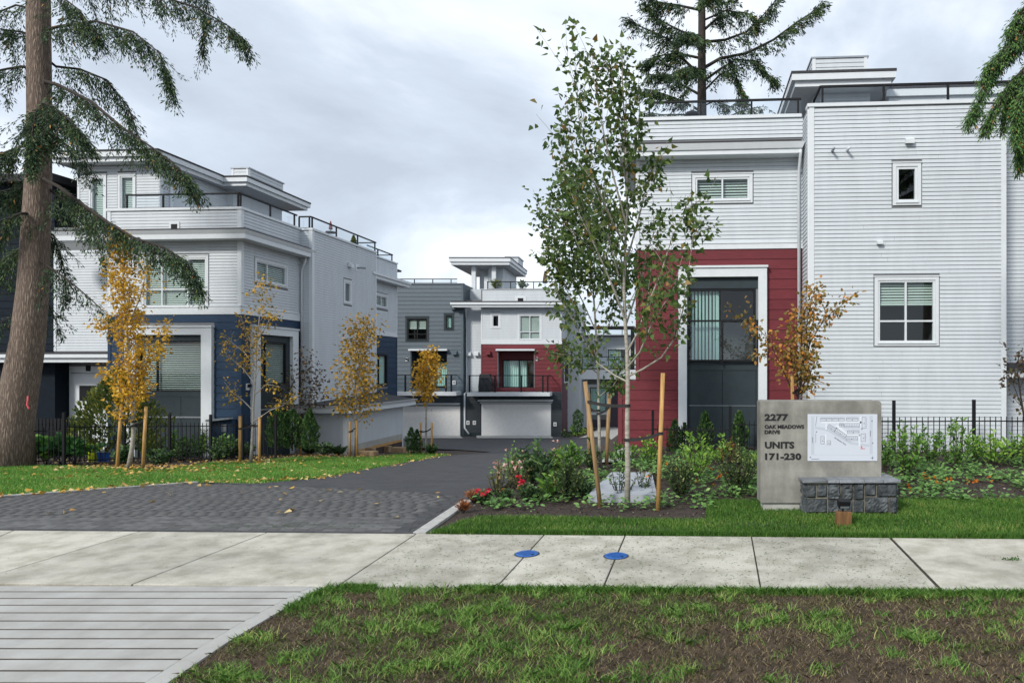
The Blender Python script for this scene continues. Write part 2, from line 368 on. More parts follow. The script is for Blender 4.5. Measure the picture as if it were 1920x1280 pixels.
        if fill == 'blind':
            b = MB(); zt_ = z1 - .01; zb = z0 + (z1 - z0) * blind_to; n = max(3, int((zt_ - zb) / slat))
            for i in range(n):
                z = zb + (zt_ - zb) * (i + .5) / n
                b.poly([P(a0 + .01, z - slat * slw, -.10), P(a1 - .01, z - slat * slw, -.10), P(a1 - .01, z + slat * slw, -.135), P(a0 + .01, z + slat * slw, -.135)])
            if blind_to > 0: fbox(b, f, a0 + .02, a1 - .02, zb - .06, zb, -.14, -.09)
            b.build('blind', BLIND, w, kind='stuff')
        elif fill == 'vertical':
            b = MB(); x0 = a0 + (a1 - a0) * curtain_cols[0]; x1 = a0 + (a1 - a0) * curtain_cols[1]; n = max(3, int((x1 - x0) / .095))
            for i in range(n):
                x = x0 + (x1 - x0) * (i + .5) / n; h_ = .030 + .018 * (i > n * .75)
                b.poly([P(x - h_, z0, -.12), P(x + h_, z0, -.15), P(x + h_, z1, -.15), P(x - h_, z1, -.12)])
            b.build('vertical_blind', CURT, w, kind='stuff')
        elif fill == 'curtain':
            b = MB(); x0 = a0 + (a1 - a0) * curtain_cols[0]; x1 = a0 + (a1 - a0) * curtain_cols[1]; n = max(4, int((x1 - x0) / .07))
            for i in range(n):
                xa, xb = x0 + (x1 - x0) * i / n, x0 + (x1 - x0) * (i + 1) / n; da, db = (-.12, -.17) if i % 2 else (-.17, -.12)
                b.poly([P(xa, z0, da), P(xb, z0, db), P(xb, z1, db), P(xa, z1, da)])
            b.build('curtain', CURT, w)
        return w
    def eave(s, u0, u1, v0, v1, z, hu=.20, slab=.16, name='eave'):   # flat overhanging eave: soffit slab, fascia, gutter and dark flashing
        e_ = s.box(name, WT, u0 + .1, u1 - .1, v0 + .1, v1, z, z + slab)
        g = MB().hexa([(u0 + .06, v0 + .06, z + slab * .75), (u1 - .06, v0 + .06, z + slab * .75), (u1 - .06, v1 - .002, z + slab * .75), (u0 + .06, v1 - .002, z + slab * .75),
                       (u0, v0, z + slab + .12), (u1, v0, z + slab + .12), (u1, v1 - .002, z + slab + .12), (u0, v1 - .002, z + slab + .12)])
        g.build('gutter', WT, e_)
        s.box('flashing', ROOF, u0 + .09, u1 - .09, v0 + .09, v1 - .004, z + slab + .122, z + slab + .20, e_)
        return e_
    def roofslab(s, u0, u1, v0, v1, z, h=.34, name='penthouse_roof'):
        r = s.box(name, WT, u0 + .10, u1 - .10, v0 + .10, v1 - .10, z, z + h * .45)
        s.box('fascia', WT, u0, u1, v0, v1, z + h * .45 + .001, z + h, r)
        s.box('roof_edge', ROOF, u0 - .02, u1 + .02, v0 - .02, v1 + .02, z + h + .001, z + h + .07, r)
        return r
    def railing(s, pts, z0, z1, posts, hw=.026):   # pts: polyline (u,v); posts: distances as (segment, fraction)
        r = bpy.data.objects.new('railing', None); link(r, s.o)
        for (p, q) in zip(pts, pts[1:]):
            p = Vector((*p, 0)); q = Vector((*q, 0)); t = (q - p).normalized(); n = Vector((-t.y, t.x, 0))
            def bar(za, zb, w, name, mat, a=p, b=q):
                MB().hexa([a - n * w + Vector((0, 0, za)), b - n * w + Vector((0, 0, za)), b + n * w + Vector((0, 0, za)), a + n * w + Vector((0, 0, za)),
                           a - n * w + Vector((0, 0, zb)), b - n * w + Vector((0, 0, zb)), b + n * w + Vector((0, 0, zb)), a + n * w + Vector((0, 0, zb))]).build(name, mat, r)
            bar(z1 - .055, z1, .028, 'top_rail', BLK); bar(z0 + .03, z0 + .06, .015, 'bottom_rail', BLK)
            za, zb = Vector((0, 0, z0 + .062)), Vector((0, 0, z1 - .06)); MB().poly([p + za, q + za, q + zb, p + zb]).build('glass_panel', RGLASS, r)
        for i, fr in posts:
            p = Vector((*pts[i], 0)); q = Vector((*pts[i + 1], 0)); c = p.lerp(q, fr); h_ = hw
            MB().box(c.x - h_, c.x + h_, c.y - h_, c.y + h_, z0, z1 - .05).build('post', BLK, r)
        return r
    def vent(s, f, a, z, w=.2, h=.17, d=.14, mat=None, name='vent_hood'):
        P = f.P
        MB().hexa([P(a - w / 2, z - h * .35, .02), P(a + w / 2, z - h * .35, .02), P(a + w / 2, z - h * .5, d), P(a - w / 2, z - h * .5, d),
                   P(a - w / 2, z + h / 2, .02), P(a + w / 2, z + h / 2, .02), P(a + w / 2, z + h * .1, d), P(a - w / 2, z + h * .1, d)]).build(name, mat or WT, s.o)
    def pipe(s, f, a, z, L_=.24, mat=None):
        P = f.P; MB().tube([P(a, z, 0), P(a, z, L_)], .035, 10).build('vent_pipe', mat or METG, s.o, True)
    def downspout(s, pts, mat=None, r=.045):
        MB().tube(pts, r, 8).build('downspout', mat or WT, s.o, True)
    def lamp(s, f, a, z, mat=None):
        q = s.part('wall_lamp', mat or GAR, f, a - .07, a + .07, z - .12, z + .12, .02, .07)
        fbox(MB(), f, a - .05, a + .05, z - .02, z + .10, .071, .17).build('lamp_head', BLK, q)
    def meter(s, f, a, z):
        q = s.part('meter_box', GAR, f, a - .11, a + .11, z - .14, z + .14, .02, .10)
        fbox(MB(), f, a - .05, a + .05, z - .05, z + .06, .101, .125).build('cover', METG, q)

def inset(r, t, tt=None): return (r[0] + t, r[1] - t, r[2] + t, r[3] - (t if tt is None else tt))

# ======== right townhouse (white and red), behind the entrance sign
p0 = W(1517, 690, 17.8)
RB = Bld('white and red townhouse with a tall framed door, behind the entrance sign', (p0.x, p0.y, 0), -3.7)
FR, FL = RB.front(0), RB.front(1.0)
w = RB.at(FR, 1886, 500)[0]
zr = RB.at(FR, 1540, 197)[1]; zl = RB.at(FL, 1350, 220)[1]; ze = RB.at(FL, 1350, 299)[1]
zred = RB.at(FL, 1350, 468)[1]; zband = RB.at(FL, 1350, 457)[1]; ul = RB.at(FL, 1192, 600)[0]; ul2 = RB.at(FL, 1160, 760)[0]; zstep = RB.at(FL, 1170, 712)[1]
hs = [RB.rect(FR, (1680, 313, 1720, 379)), RB.rect(FR, (1646, 526, 1753, 642))]
tr = .09
RB.wall(FR, 0, w, -.6, zr, hs)
big = [(h[0] - tr - .03, h[1] + tr + .03, h[2] - tr - .03, h[3] + tr + .05) for h in hs]
RB.boards(FR, .13, w - .13, .06, zr - .09, .1085, WS, big, seams=True)
for a in (0, w - .13): RB.part('corner_board', WT, FR, a, a + .13, -.3, zr - .06, 0, .032)
RB.part('parapet_cap', WT, FR, -.05, w + .05, zr - .06, zr + .03, -.25, .06)
RB.part('foundation', FOUND, FR, 0, w, -.5, .055, 0, .01)
RB.window(FR, hs[0], trim=tr, fill='none', ft=.065)
RB.window(FR, hs[1], cols=(.49,), rows=(.345,), trim=tr, fill='blind', blind_to=.64, ft=.05)
LFm = RB.left(0); RB.wall(LFm, .2, 1.0, -.6, zr, name='return_wall'); RB.boards(LFm, .13, .98, 0, zr - .09, .1085, WS, single=False); RB.part('corner_board', WT, LFm, 0, .13, -.3, zr - .06, 0, .032)
for (x, y, ww) in ((1704, 265, .22), (1648, 455, .14)):
    a, z = RB.at(FR, x, y); RB.vent(FR, a, z, ww, ww * .85)
for x, y, mm in ((1560, 284, METG), (1588, 283, WT)):
    a, z = RB.at(FR, x, y); RB.pipe(FR, a, z, .26, mm)
# recessed bay on the far right
FR2 = RB.front(1.1); RB.wall(FR2, w - .001, w + 5, -.6, zr - .3); RB.boards(FR2, w, w + 5, .06, zr - .4, .1085, WS, single=False)
RB.box('roof', ROOF, .2, w - .2, .2, 10, zr - .35, zr - .25)
RB.box('side_wall', WS, w - .2, w, .2, 10, -.6, zr - .01)
a, z = RB.at(FR2, 1900, 680); z1_ = RB.at(FR2, 1900, 694)[1]
RB.part('entry_roof', ROOF, FR2, w + .02, w + 3, z1_, z, .02, .8); RB.part('entry_fascia', WT, FR2, w + .02, w + 3, z1_ - .2, z1_ - .002, .02, .7)
# red part
fr_o = RB.rect(FL, (1272, 504, 1437, 850)); fr_o = (fr_o[0], fr_o[1], 0.02, fr_o[3]); fi = (RB.at(FL, 1288, 600)[0], RB.at(FL, 1421, 600)[0], .02, RB.at(FL, 1350, 520)[1])
strip = RB.rect(FL, (1304, 334, 1405, 376))
door = (RB.at(FL, 1291, 600)[0], RB.at(FL, 1417, 600)[0], RB.at(FL, 1350, 679)[1], RB.at(FL, 1350, 541)[1])
RB.wall(FL, ul, 0, -.6, zl, [strip, door])
RB.wall(FL, ul2, ul, -.6, zstep, name='wing_wall'); RB.box('wing_side', REDT, ul2 - .02, ul2, 1.0, 2.2, -.5, zstep)
sh = (strip[0] - tr - .03, strip[1] + tr + .03, strip[2] - tr - .03, strip[3] + tr + .05)
zpar = RB.at(FL, 1350, 263)[1]
RB.boards(FL, ul + .11, 0, zband + .03, ze, .1085, WS, [sh]); RB.boards(FL, ul + .11, -.0, zpar + .03, zl - .07, .1085, WS)
for z0_, z1_ in ((zband + .03, ze), (zpar + .03, zl - .06)): RB.part('corner_board', WT, FL, ul, ul + .11, z0_, z1_, 0, .032)
RB.part('band_board', WT, FL, ul, 0, zred + .01, zband - .005, 0, .036); RB.part('band_ledge', WT, FL, ul - .01, 0, zband - .003, zband + .028, 0, .055)
rh = (fr_o[0], fr_o[1], -1, fr_o[3])
zb0 = zstep
RB.boards(FL, ul + .10, 0, zstep, zred + .008, .285, RED, [rh], name='red_board', butt=.022, seams=False)
RB.boards(FL, ul2 + .10, 0, -.12, zstep - .002, .285, RED, [rh], name='red_board', butt=.022)
RB.part('red_corner_board', REDT, FL, ul, ul + .1, zstep, zred, 0, .034); RB.part('red_corner_board', REDT, FL, ul2, ul2 + .1, -.4, zstep, 0, .034)
RB.part('parapet_cap', WT, FL, ul - .05, -.04, zl - .06, zl + .03, -.25, .06)
RB.eave(ul - .55, -.03, 1.0 - .55, 1.0, ze, slab=.17)
sw = RB.box('side_eave', WT, ul - .5, ul, 1.0, 9, ze, ze + .17); RB.box('side_gutter', WT, ul - .56, ul - .002, 1.002, 9, ze + .172, ze + .29, sw)
RB.box('side_wall', RED, ul, ul + .2, 1.2, 10, -.6, zred); RB.box('side_wall', WS, ul, ul + .2, 1.2, 10, zred + .001, zl)
RB.box('roof', ROOF, ul + .2, -.01, 1.2, 10, zl - .35, zl - .25)
RB.window(FL, strip, cols=(.5,), trim=tr, fill='blind', ft=.05)
# door frame and juliet balcony
mb = MB(); t_ = fi[0] - fr_o[0]
fbox(mb, FL, fr_o[0], fi[0], .02, fr_o[3], 0, .16); fbox(mb, FL, fi[1], fr_o[1], .02, fr_o[3], 0, .16); fbox(mb, FL, fi[0] + .001, fi[1] - .001, fi[3], fr_o[3], 0, .158)
dfm = mb.build('door_surround', WT, RB.o)
fbox(MB(), FL, fr_o[0] - .03, fr_o[1] + .03, fr_o[3] + .002, fr_o[3] + .06, 0, .2).build('head_cap', WT, dfm)
RB.part('head_panel', CHAR, FL, fi[0] + .002, fi[1] - .002, door[3] + .002, fi[3] - .002, 0, .03)
zp = RB.at(FL, 1350, 694)[1]; mid = (fi[0] + fi[1]) / 2; zq = RB.at(FL, 1350, 760)[1]
RB.part('sill_panel', CHAR, FL, fi[0] + .002, fi[1] - .002, zp, door[2] - .002, 0, .03)
for x0, x1 in ((fi[0] + .06, mid - .008), (mid + .008, fi[1] - .06)):
    RB.part('lower_panel', CHAR, FL, x0, x1, zq + .01, zp - .012, 0, .02); RB.part('lower_panel', CHAR, FL, x0, x1, .0, zq - .012, 0, .02)
RB.part('panel_rail', METG, FL, fi[0] + .06, fi[1] - .06, zq - .009, zq + .007, 0, .03)
for x0, x1 in ((fi[0] + .002, fi[0] + .05), (fi[1] - .05, fi[1] - .002)): RB.part('panel_stile', CHAR, FL, x0, x1, 0, zp - .012, 0, .03)
RB.part('panel_backing', BLK, FL, fi[0] + .001, fi[1] - .001, 0, door[2] - .001, 0, .004)
RB.window(FL, door, cols=(.47,), trim=0, fm=BLK, fill='vertical', curtain_cols=(.04, .46), ft=.06, name='sliding_door')
jr = bpy.data.objects.new('juliet_railing', None); link(jr, RB.o)
zt1 = RB.at(FL, 1350, 602)[1]; zt0 = RB.at(FL, 1350, 676)[1]
for z in (zt1, zt0): fbox(MB(), FL, fi[0] + .003, fi[1] - .003, z - .026, z + .026, .10, .15).build('rail', BLK, jr)
for x in (fi[0] + .03, mid, fi[1] - .03): fbox(MB(), FL, x - .022, x + .022, zt0 - .12, zt1 - .021, .105, .145).build('post', BLK, jr)
for x0, x1 in ((fi[0] + .06, mid - .03), (mid + .03, fi[1] - .06)): MB().poly([FL.P(x0, zt0 + .03, .124), FL.P(x1, zt0 + .03, .124), FL.P(x1, zt1 - .03, .124), FL.P(x0, zt1 - .03, .124)]).build('glass_panel', RGLASS, jr)
RB.downspout([(-.13, .55, ze + .1), (-.13, .62, ze - .05), (-.12, .93, ze - .45), (-.12, .93, 0)])
# roof terrace
zr1 = RB.at(FL, 1500, 184, -.15)[1]; RB.railing([(RB.at(FL, 1214, 200, -.15)[0], 1.15), (-.02, 1.15)], zl + .03, zr1, [(0, .012), (0, .35), (0, .68), (0, .98)])
zr2 = RB.at(FR, 1540, 161, -.15)[1]; uu = RB.at(FR, 1538, 170, -.15)[0]
RB.railing([(uu, 1.1), (uu, .15), (w + 1, .15)], zr + .03, zr2, [(0, .02), (1, .01), (1, .29), (1, .58), (1, .9)])
FP = RB.front(1.9); u0_, zs0 = RB.at(FP, 1485, 160, .6); u1_ = RB.at(FP, 1680, 150, .6)[0]; zs1 = RB.at(FP, 1580, 131, .6)[1]; zs0 = RB.at(FP, 1580, 158, .6)[1]
RB.roofslab(u0_, u1_, 1.3, 6.5, zs0, zs1 - zs0 - .07)
pw = RB.box('penthouse_wall', WT, u0_ + .75, u1_ - .55, 1.95, 6, zr - .3, zs0 - .002); FPW = RB.front(1.95); RB.boards(FPW, u0_ + .76, u1_ - .56, zr, zs0 - .01, .1085, WS, single=False)
FC = RB.front(2.6); c0, cz1 = RB.at(FC, 1523, 108); c1, _ = RB.at(FC, 1626, 108)
RB.box('chimney', WS, c0, c1, 2.6, 3.7, zs1, cz1 - .05); RB.boards(FC, c0 + .1, c1 - .1, zs1, cz1 - .06, .14, WS, single=False); RB.boards(RB.left(c0), 2.6, 3.7, zs1, cz1 - .06, .14, WS, single=False)
RB.box('chimney_cap', METG, c0 - .04, c1 + .04, 2.56, 3.74, cz1 - .05, cz1)
for a in (c0, c1 - .1): RB.part('chimney_corner', WT, FC, a, a + .1, zs1, cz1 - .052, 0, .03)
FQ = RB.front(2.2); q0, qz1 = RB.at(FQ, 1662, 170); qz0 = RB.at(FQ, 1662, 192)[1]; RB.roofslab(q0, w + 3, 2.2, 6, qz0, qz1 - qz0 + .05, 'neighbour_penthouse_roof'); RB.box('neighbour_penthouse', WS, q0 + .5, w + 2, 2.8, 5.5, zr - .3, qz0 - .002)
# folded parasol on the roof terrace
def parasol(px, py, Y, hgt, label, parent=None, mat=None):
    b = W(px, py, Y); o = thing('parasol', label, 'parasol', b)
    MB().tube([(0, 0, 0), (0, 0, hgt)], .02, 6).build('pole', METG, o)
    k_ = min(1, hgt * .8); MB().lathe([(.17 * k_, hgt * .3), (.20 * k_, hgt * .36), (.13 * k_, hgt * .7), (.05 * k_, hgt * .97), (.01, hgt)], 9).build('canopy', mat or BROWN, o)
    MB().lathe([(.22, 0), (.22, .06), (.05, .08)], 10).build('base', BLK, o)
    return o
parasol(1298, 216, 21, .42, 'folded grey parasol behind the glass railing of the right roof terrace', mat=METG)

# ======== left townhouse (white over navy, corner bay)
p0 = W(452, 690, 24.4)
LB = Bld('white and navy townhouse with corner bay, left of the driveway', (p0.x, p0.y, 0), -3.7)
LF, LR = LB.front(0), LB.right(0)
ul = LB.at(LF, 203, 500)[0]; zp1 = LB.at(LF, 350, 391)[1]; zp0 = LB.at(LF, 350, 432)[1]; ze = LB.at(LF, 350, 453)[1]; zb1 = LB.at(LF, 350, 575)[1]; zb0 = LB.at(LF, 350, 590)[1]
zg = -1.3
wu = LB.rect(LF, (271, 485, 387, 575)); wl = (LB.at(LF, 262, 700)[0], LB.at(LF, 383, 700)[0], LB.at(LF, 350, 734)[1], LB.at(LF, 350, 639)[1])
fo = (LB.at(LF, 240, 700)[0], LB.at(LF, 402, 700)[0], zg, LB.at(LF, 350, 614)[1]); fiz = LB.at(LF, 350, 627)[1]
# right side of the bay
v4 = LB.at(LR, 563, 600)[0]
wsu = LB.rect(LR, (480, 488, 536, 525)); wsl = LB.rect(LR, (493, 640, 536, 722)); fso = LB.rect(LR, (469, 612, 553, 830)); fso = (fso[0], fso[1], zg, fso[3])
LB.wall(LF, ul, 0, zg, zp1, [wu, wl]); LB.wall(LR, .2, v4, zg, zp1, [wsu, wsl], name='bay_side_wall')
hb = lambda h: (h[0] - tr - .03, h[1] + tr + .03, h[2] - tr - .03, h[3] + tr + .05)
for f, a0, a1, hu, ho in ((LF, ul + .12, -.12, wu, fo), (LR, .12, v4, wsu, fso)):
    LB.boards(f, a0, a1, zb1 + .03, ze, .1085, WS, [hb(hu)], single=(f is LF)); LB.boards(f, a0, a1, zp0 + .03, zp1 - .07, .1085, WS, single=False)
    LB.boards(f, a0, a1, zg, zb0 + .008, .285, NAVY, [(ho[0], ho[1], -9, ho[3])], name='navy_board', butt=.022)
    LB.part('band_board', WT, f, a0 - .12, a1 + (.12 if f is LF else 0), zb0 + .01, zb1 - .003, 0, .036 if f is LF else .034)
    LB.part('band_ledge', WT, f, a0 - .12, a1 + (.13 if f is LF else 0), zb1, zb1 + .028, 0, .055 if f is LF else .053)
    for (za, zb, mm) in ((zb1 + .03, ze, WT), (zp0 + .03, zp1 - .06, WT), (zg, zb0, NAVY)):
        if f is LF: LB.part('corner_board', mm, f, -.12, .031, za, zb, 0, .031); LB.part('corner_board', mm, f, ul, ul + .12, za, zb, 0, .031)
        else: LB.part('corner_board', mm, f, .001, .12, za, zb, 0, .0305)
LB.part('parapet_cap', WT, LF, ul - .05, .06, zp1 - .06, zp1 + .03, -.25, .06); LB.part('parapet_cap', WT, LR, .252, v4, zp1 - .06, zp1 + .03, -.25, .06)
# eave wraps the corner
ev = LB.box('eave', WT, ul - 2.8, .5, -.5, 0, ze, ze + .17); LB.box('eave', WT, .002, .5, .002, v4 - .05, ze, ze + .169)
for (u0_, u1_, v0_, v1_) in ((ul - 2.8, .58, -.58, -.002), (.004, .579, 0, v4 + .25)):
    g = MB(); z = ze + .172
    g.hexa([(u0_, v0_ + (.08 if v0_ < -.1 else 0), z), (u1_ - .07, v0_ + (.08 if v0_ < -.1 else 0), z), (u1_ - .07, v1_, z), (u0_, v1_, z), (u0_, v0_, z + .14), (u1_, v0_, z + .14), (u1_, v1_, z + .14), (u0_, v1_, z + .14)])
    g.build('gutter', WT, LB.o); LB.box('flashing', ROOF, u0_ + .05, u1_ - .09, v0_ + (.09 if v0_ < -.1 else 0), v1_ - .01, z + .142, z + .21)
LB.window(LF, wu, cols=(.285, .70), rows=(.36,), trim=tr, fill='blind', ft=.05)
LB.window(LF, wl, cols=(.27,), trim=0, fm=BLK, fill='blind', ft=.05, slat=.078, slw=.20)
LB.window(LR, wsu, cols=(.36,), trim=tr, fill='blind', ft=.05)
LB.window(LR, wsl, cols=(.1,), trim=0, fm=BLK, fill='blind', ft=.05, slat=.078, slw=.22)
sc_a, sc_z = LB.at(LF, 328, 424); q = LB.part('scupper', WT, LF, sc_a - .2, sc_a + .2, sc_z - .16, sc_z + .16, 0, .04); fbox(MB(), LF, sc_a - .12, sc_a + .12, sc_z - .15, sc_z + .07, .0405, .045).build('opening', BLK, q)
for f, o_, i_, zt_ in ((LF, fo, wl, fo[3]), (LR, fso, wsl, fso[3])):
    mb = MB(); tw = .4 if f is LF else .38; wr = .36
    fbox(mb, f, o_[0], o_[0] + tw, zg, zt_, 0, .16); fbox(mb, f, o_[1] - tw, o_[1], zg, zt_, 0, .16); fbox(mb, f, o_[0] + tw + .001, o_[1] - tw - .001, zt_ - .27, zt_, 0, .158)
    ds = mb.build('window_surround', WT, LB.o); fbox(MB(), f, o_[0] - .03, o_[1] + .03, zt_ + .002, zt_ + .06, 0, .2).build('head_cap', WT, ds)
    x0, x1 = o_[0] + tw + .002, o_[1] - tw - .002; zz0 = i_[2] - .002
    LB.part('head_panel', CHAR, f, x0, x1, i_[3] + .002, zt_ - .272, 0, .02)
    for (xa, xb) in ((x0, i_[0] - .002), (i_[1] + .002, x1)):
        if xb - xa > .01: LB.part('side_panel', CHAR, f, xa, xb, i_[2], i_[3], 0, .02)
    zc = [zz0, zz0 - .18, zz0 - .95, zg]; xm = (x0 + x1) / 2 + .4 * (f is LF)
    LB.part('sill_panel', CHAR, f, x0, x1, zc[1] + .006, zc[0], 0, .03)
    for xa, xb in ((x0, xm - .008), (xm + .008, x1)):
        LB.part('lower_panel', CHAR, f, xa, xb, zc[2] + .05, zc[1] - .006, 0, .02); LB.part('lower_panel', CHAR, f, xa, xb, zc[3], zc[2] - .012, 0, .02)
    LB.part('panel_rail', METG, f, x0, x1, zc[2] - .008, zc[2] + .04, 0, .05)
# return and tall side wall
RT = LB.front(v4); us = LB.at(RT, 585, 600)[0]; zw = LB.at(RT, 585, 429)[1]; LW = LB.right(us); v9 = LB.at(LW, 705, 600)[0]; zgr = LB.at(RT, 580, 755)[1]
LB.wall(RT, 0, us, -1.5, zw, name='return_wall'); LB.boards(RT, 0, us - .12, -1.4, zw - .07, .1085, WS, single=False)
wsm = LB.rect(LW, (646, 528, 657, 566))
LB.wall(LW, v4 + .2, v9, -1.5, zw, [wsm], name='side_wall'); LB.boards(LW, v4 + .14, v9 - .1, -1.4, zw - .07, .1085, WS, [hb(wsm)], single=False)
LB.part('corner_board', WT, RT, us - .12, us + .031, -1.4, zw - .06, 0, .031); LB.part('corner_board', WT, LW, v4 + .001, v4 + .13, -1.4, zw - .06, 0, .031); LB.part('corner_board', WT, LW, v9 - .1, v9, -1.4, zw - .06, 0, .03)
LB.part('parapet_cap', WT, RT, 0, us + .06, zw - .06, zw + .03, -.25, .06); LB.part('parapet_cap', WT, LW, v4 + .252, v9, zw - .06, zw + .03, -.25, .06)
LB.window(LW, wsm, trim=tr, fill='none', ft=.06)
a, z = LB.at(LW, 654, 497); LB.vent(LW, a, z, .26, .24, .2)
a, z = LB.at(LW, 669, 502); q = LB.part('pipe_plate', WT, LW, a - .16, a + .16, z - .18, z + .18, .012, .03); MB().tube([LW.P(a, z, .03), LW.P(a + .1, z, .40)], .045, 8).build('vent_pipe', METG, q)
a, z = LB.at(LW, 659, 657); LB.part('flood_lamp', GAR, LW, a - .2, a + .2, z - .14, z + .14, .02, .22)
LB.downspout([(.30, v4 - .1, ze + .2), (.30, v4 - .1, ze - .12), (.16, v4 - .05, ze - .42), (.10, v4 - .055, ze - .55), (.10, v4 - .055, zgr)])
# far bay of the side
v13 = LB.at(LR, 744, 600)[0]; zf1 = LB.at(LR, 725, 488)[1]; zfe = LB.at(LR, 735, 535)[1]; zfb = LB.at(LR, 725, 622)[1]; zfb2 = LB.at(LR, 725, 627)[1]
wf1 = LB.rect(LR, (704, 552, 725, 573)); wf2 = LB.rect(LR, (704, 664, 725, 722))
LB.wall(LR, v9 - .5, v13, -2, zf1, [wf1, wf2], name='far_bay_wall')
LB.boards(LR, v9 - .4, v13 - .1, zfb + .02, zfe, .1085, WS, [hb(wf1)], single=False); LB.boards(LR, v9 - .4, v13 - .1, zfe + .3, zf1 - .05, .1085, WS, single=False)
LB.boards(LR, v9 - .4, v13 - .1, -2, zfb2 - .1, .285, NAVY, [hb(wf2)], name='navy_board'); LB.part('band_board', WT, LR, v9 - .4, v13, zfb2 - .09, zfb + .01, 0, .034)
LB.part('corner_board', WT, LR, v13 - .1, v13, zfb + .02, zf1, 0, .03); LB.part('corner_board', NAVY, LR, v13 - .1, v13, -2, zfb2 - .1, 0, .03)
LB.box('eave', WT, .002, .5, v9 - .3, v13 + .5, zfe, zfe + .17); LB.box('gutter', WT, .001, .58, v9 - .4, v13 + .58, zfe + .171, zfe + .31)
LB.part('parapet_cap', WT, LR, v9, v13 + .05, zf1 - .02, zf1 + .05, -.2, .06)
LB.window(LR, wf1, cols=(.5,), trim=tr, fill='blind', ft=.05); LB.window(LR, wf2, cols=(.3,), trim=tr, tm=NAVY, fm=BLK, fill='curtain', ft=.06)
# left recessed wing with porch
LFw = LB.front(1.5); uw = LB.at(LFw, 102, 500)[0]; zwb = LB.at(LFw, 150, 658)[1]; zw1 = LB.at(LF, 150, 455)[1]
dr = (LB.at(LFw, 140, 700)[0], LB.at(LFw, 192, 700)[0], -1.0, LB.at(LFw, 160, 706)[1])
LB.wall(LFw, uw, ul, zwb - .6, zp1 - .3, name='wing_wall'); LB.boards(LFw, uw + .1, ul, zwb, zw1, .1085, WS, single=False); LB.part('corner_board', WT, LFw, uw, uw + .1, zwb, zw1, 0, .03)
LB.wall(LFw, uw, ul, zg, zwb - .602, name='porch_wall', mat=WT)
pu0 = LB.at(LFw, 20, 690)[0]; pz0 = LB.at(LF, 130, 679, -.2)[1]; pz1 = LB.at(LF, 130, 664, -.2)[1]
pr = LB.box('porch_roof', WT, pu0, ul - .002, .25, 1.499, pz0, pz0 + .17); LB.box('porch_gutter', WT, pu0, ul - .003, .15, 1.499, pz0 + .172, pz1, pr); LB.box('porch_flashing', ROOF, pu0, ul - .003, .2, 1.498, pz1 + .001, pz1 + .08, pr)
LB.box('porch_side_wall', NAVYD, pu0, LB.at(LFw, 130, 700)[0], .9, 1.49, zg, pz0 - .002)
q = LB.part('entry_door', WT, LFw, dr[0], dr[1], dr[2], dr[3], .001, .05); fbox(MB(), LFw, dr[0] + .25, dr[1] - .25, dr[3] - .95, dr[3] - .35, .051, .06).build('door_window', BLK, q)
fbox(MB(), LFw, dr[0] + .08, dr[0] + .14, dr[2] + .95, dr[2] + 1.1, .051, .09).build('handle', METG, q)
LB.part('door_head', METG, LFw, dr[0] - .1, dr[1] + .1, dr[3] + .12, dr[3] + .17, 0, .06); LB.part('house_number_plate', BLK, LFw, (dr[0] + dr[1]) / 2 - .09, (dr[0] + dr[1]) / 2 + .09, dr[3] + .22, dr[3] + .45, 0, .03)
LB.part('porch_post', WT, LFw, ul - .22, ul - .04, -1, pz0 - .002, .9, 1.1)
# gas meter with hood on the navy wall
a, z = LB.at(LF, 424, 790); q = LB.part('meter_cabinet', NAVY, LF, a - .42, a + .42, z - .9, z + .10, .022, .25)
P = LF.P; MB().hexa([P(a - .45, z + .02, .25), P(a + .45, z + .12, .25), P(a + .45, z + .12, .45), P(a - .45, z + .02, .45), P(a - .45, z + .10, .25), P(a + .45, z + .18, .25), P(a + .45, z + .18, .45), P(a - .45, z + .10, .45)]).build('hood', METG, q)
fbox(MB(), LF, a + .05, a + .22, z - .35, z - .08, .251, .30).build('meter', METG, q)
a, z = LB.at(LF, 432, 729); LB.lamp(LR, .3, LB.at(LR, 459, 725)[1])
# roofs and penthouse
LB.box('roof', ROOF, ul + .2, -.2, .2, 14, zp1 - .35, zp1 - .25); LB.box('roof', ROOF, -.2, us - .2, v4 + .2, v9, zw - .35, zw - .25)
zr1 = LB.at(LF, 400, 362, -.15)[1]
LB.railing([(LB.at(LF, 236, 380, -.15)[0], .15), (-.15, .15), (-.15, v4)], zp1 + .03, zr1, [(0, .01), (0, .33), (0, .64), (0, .985), (1, .01), (1, .5), (1, .95)])
zr2 = LB.at(RT, 580, 405, -.15)[1]
LB.railing([(-.15, v4 + .15), (us - .15, v4 + .15), (us - .15, v9 + .3), (us - 1.2, v9 + .3)], zw + .03, zr2, [(0, .02), (0, .9), (1, .02), (1, .35), (1, .68), (1, .98)])
zf2 = LB.at(LR, 728, 472)[1]; LB.railing([(-.15, v9 + .4), (-.15, v13 - .2), (-1.2, v13 - .2)], zf1 + .05, zf2, [(0, .4), (0, .97)])
PF = LB.front(1.6)
x0, z0_ = LB.at(PF, 95, 305, .5); x1 = LB.at(PF, 300, 305, .5)[0]; zt_ = LB.at(PF, 200, 283, .5)[1]; z0_ = LB.at(PF, 200, 303, .5)[1]
LB.roofslab(x0, x1, 1.0, 6.3, z0_, zt_ - z0_ - .05)
x2 = LB.at(PF, 146, 350)[0]; x3 = LB.at(PF, 332, 350)[0]
pws = [LB.rect(PF, (171, 333, 196, 430)), LB.rect(PF, (226, 331, 251, 430))]
LB.wall(PF, x2, x1 - .45, zp1 - .4, z0_ - .002, pws, name='penthouse_wall'); LB.boards(PF, x2 + .1, x1 - .45, zp1 - .3, z0_ - .01, .1085, WS, [hb(p) for p in pws], single=False)
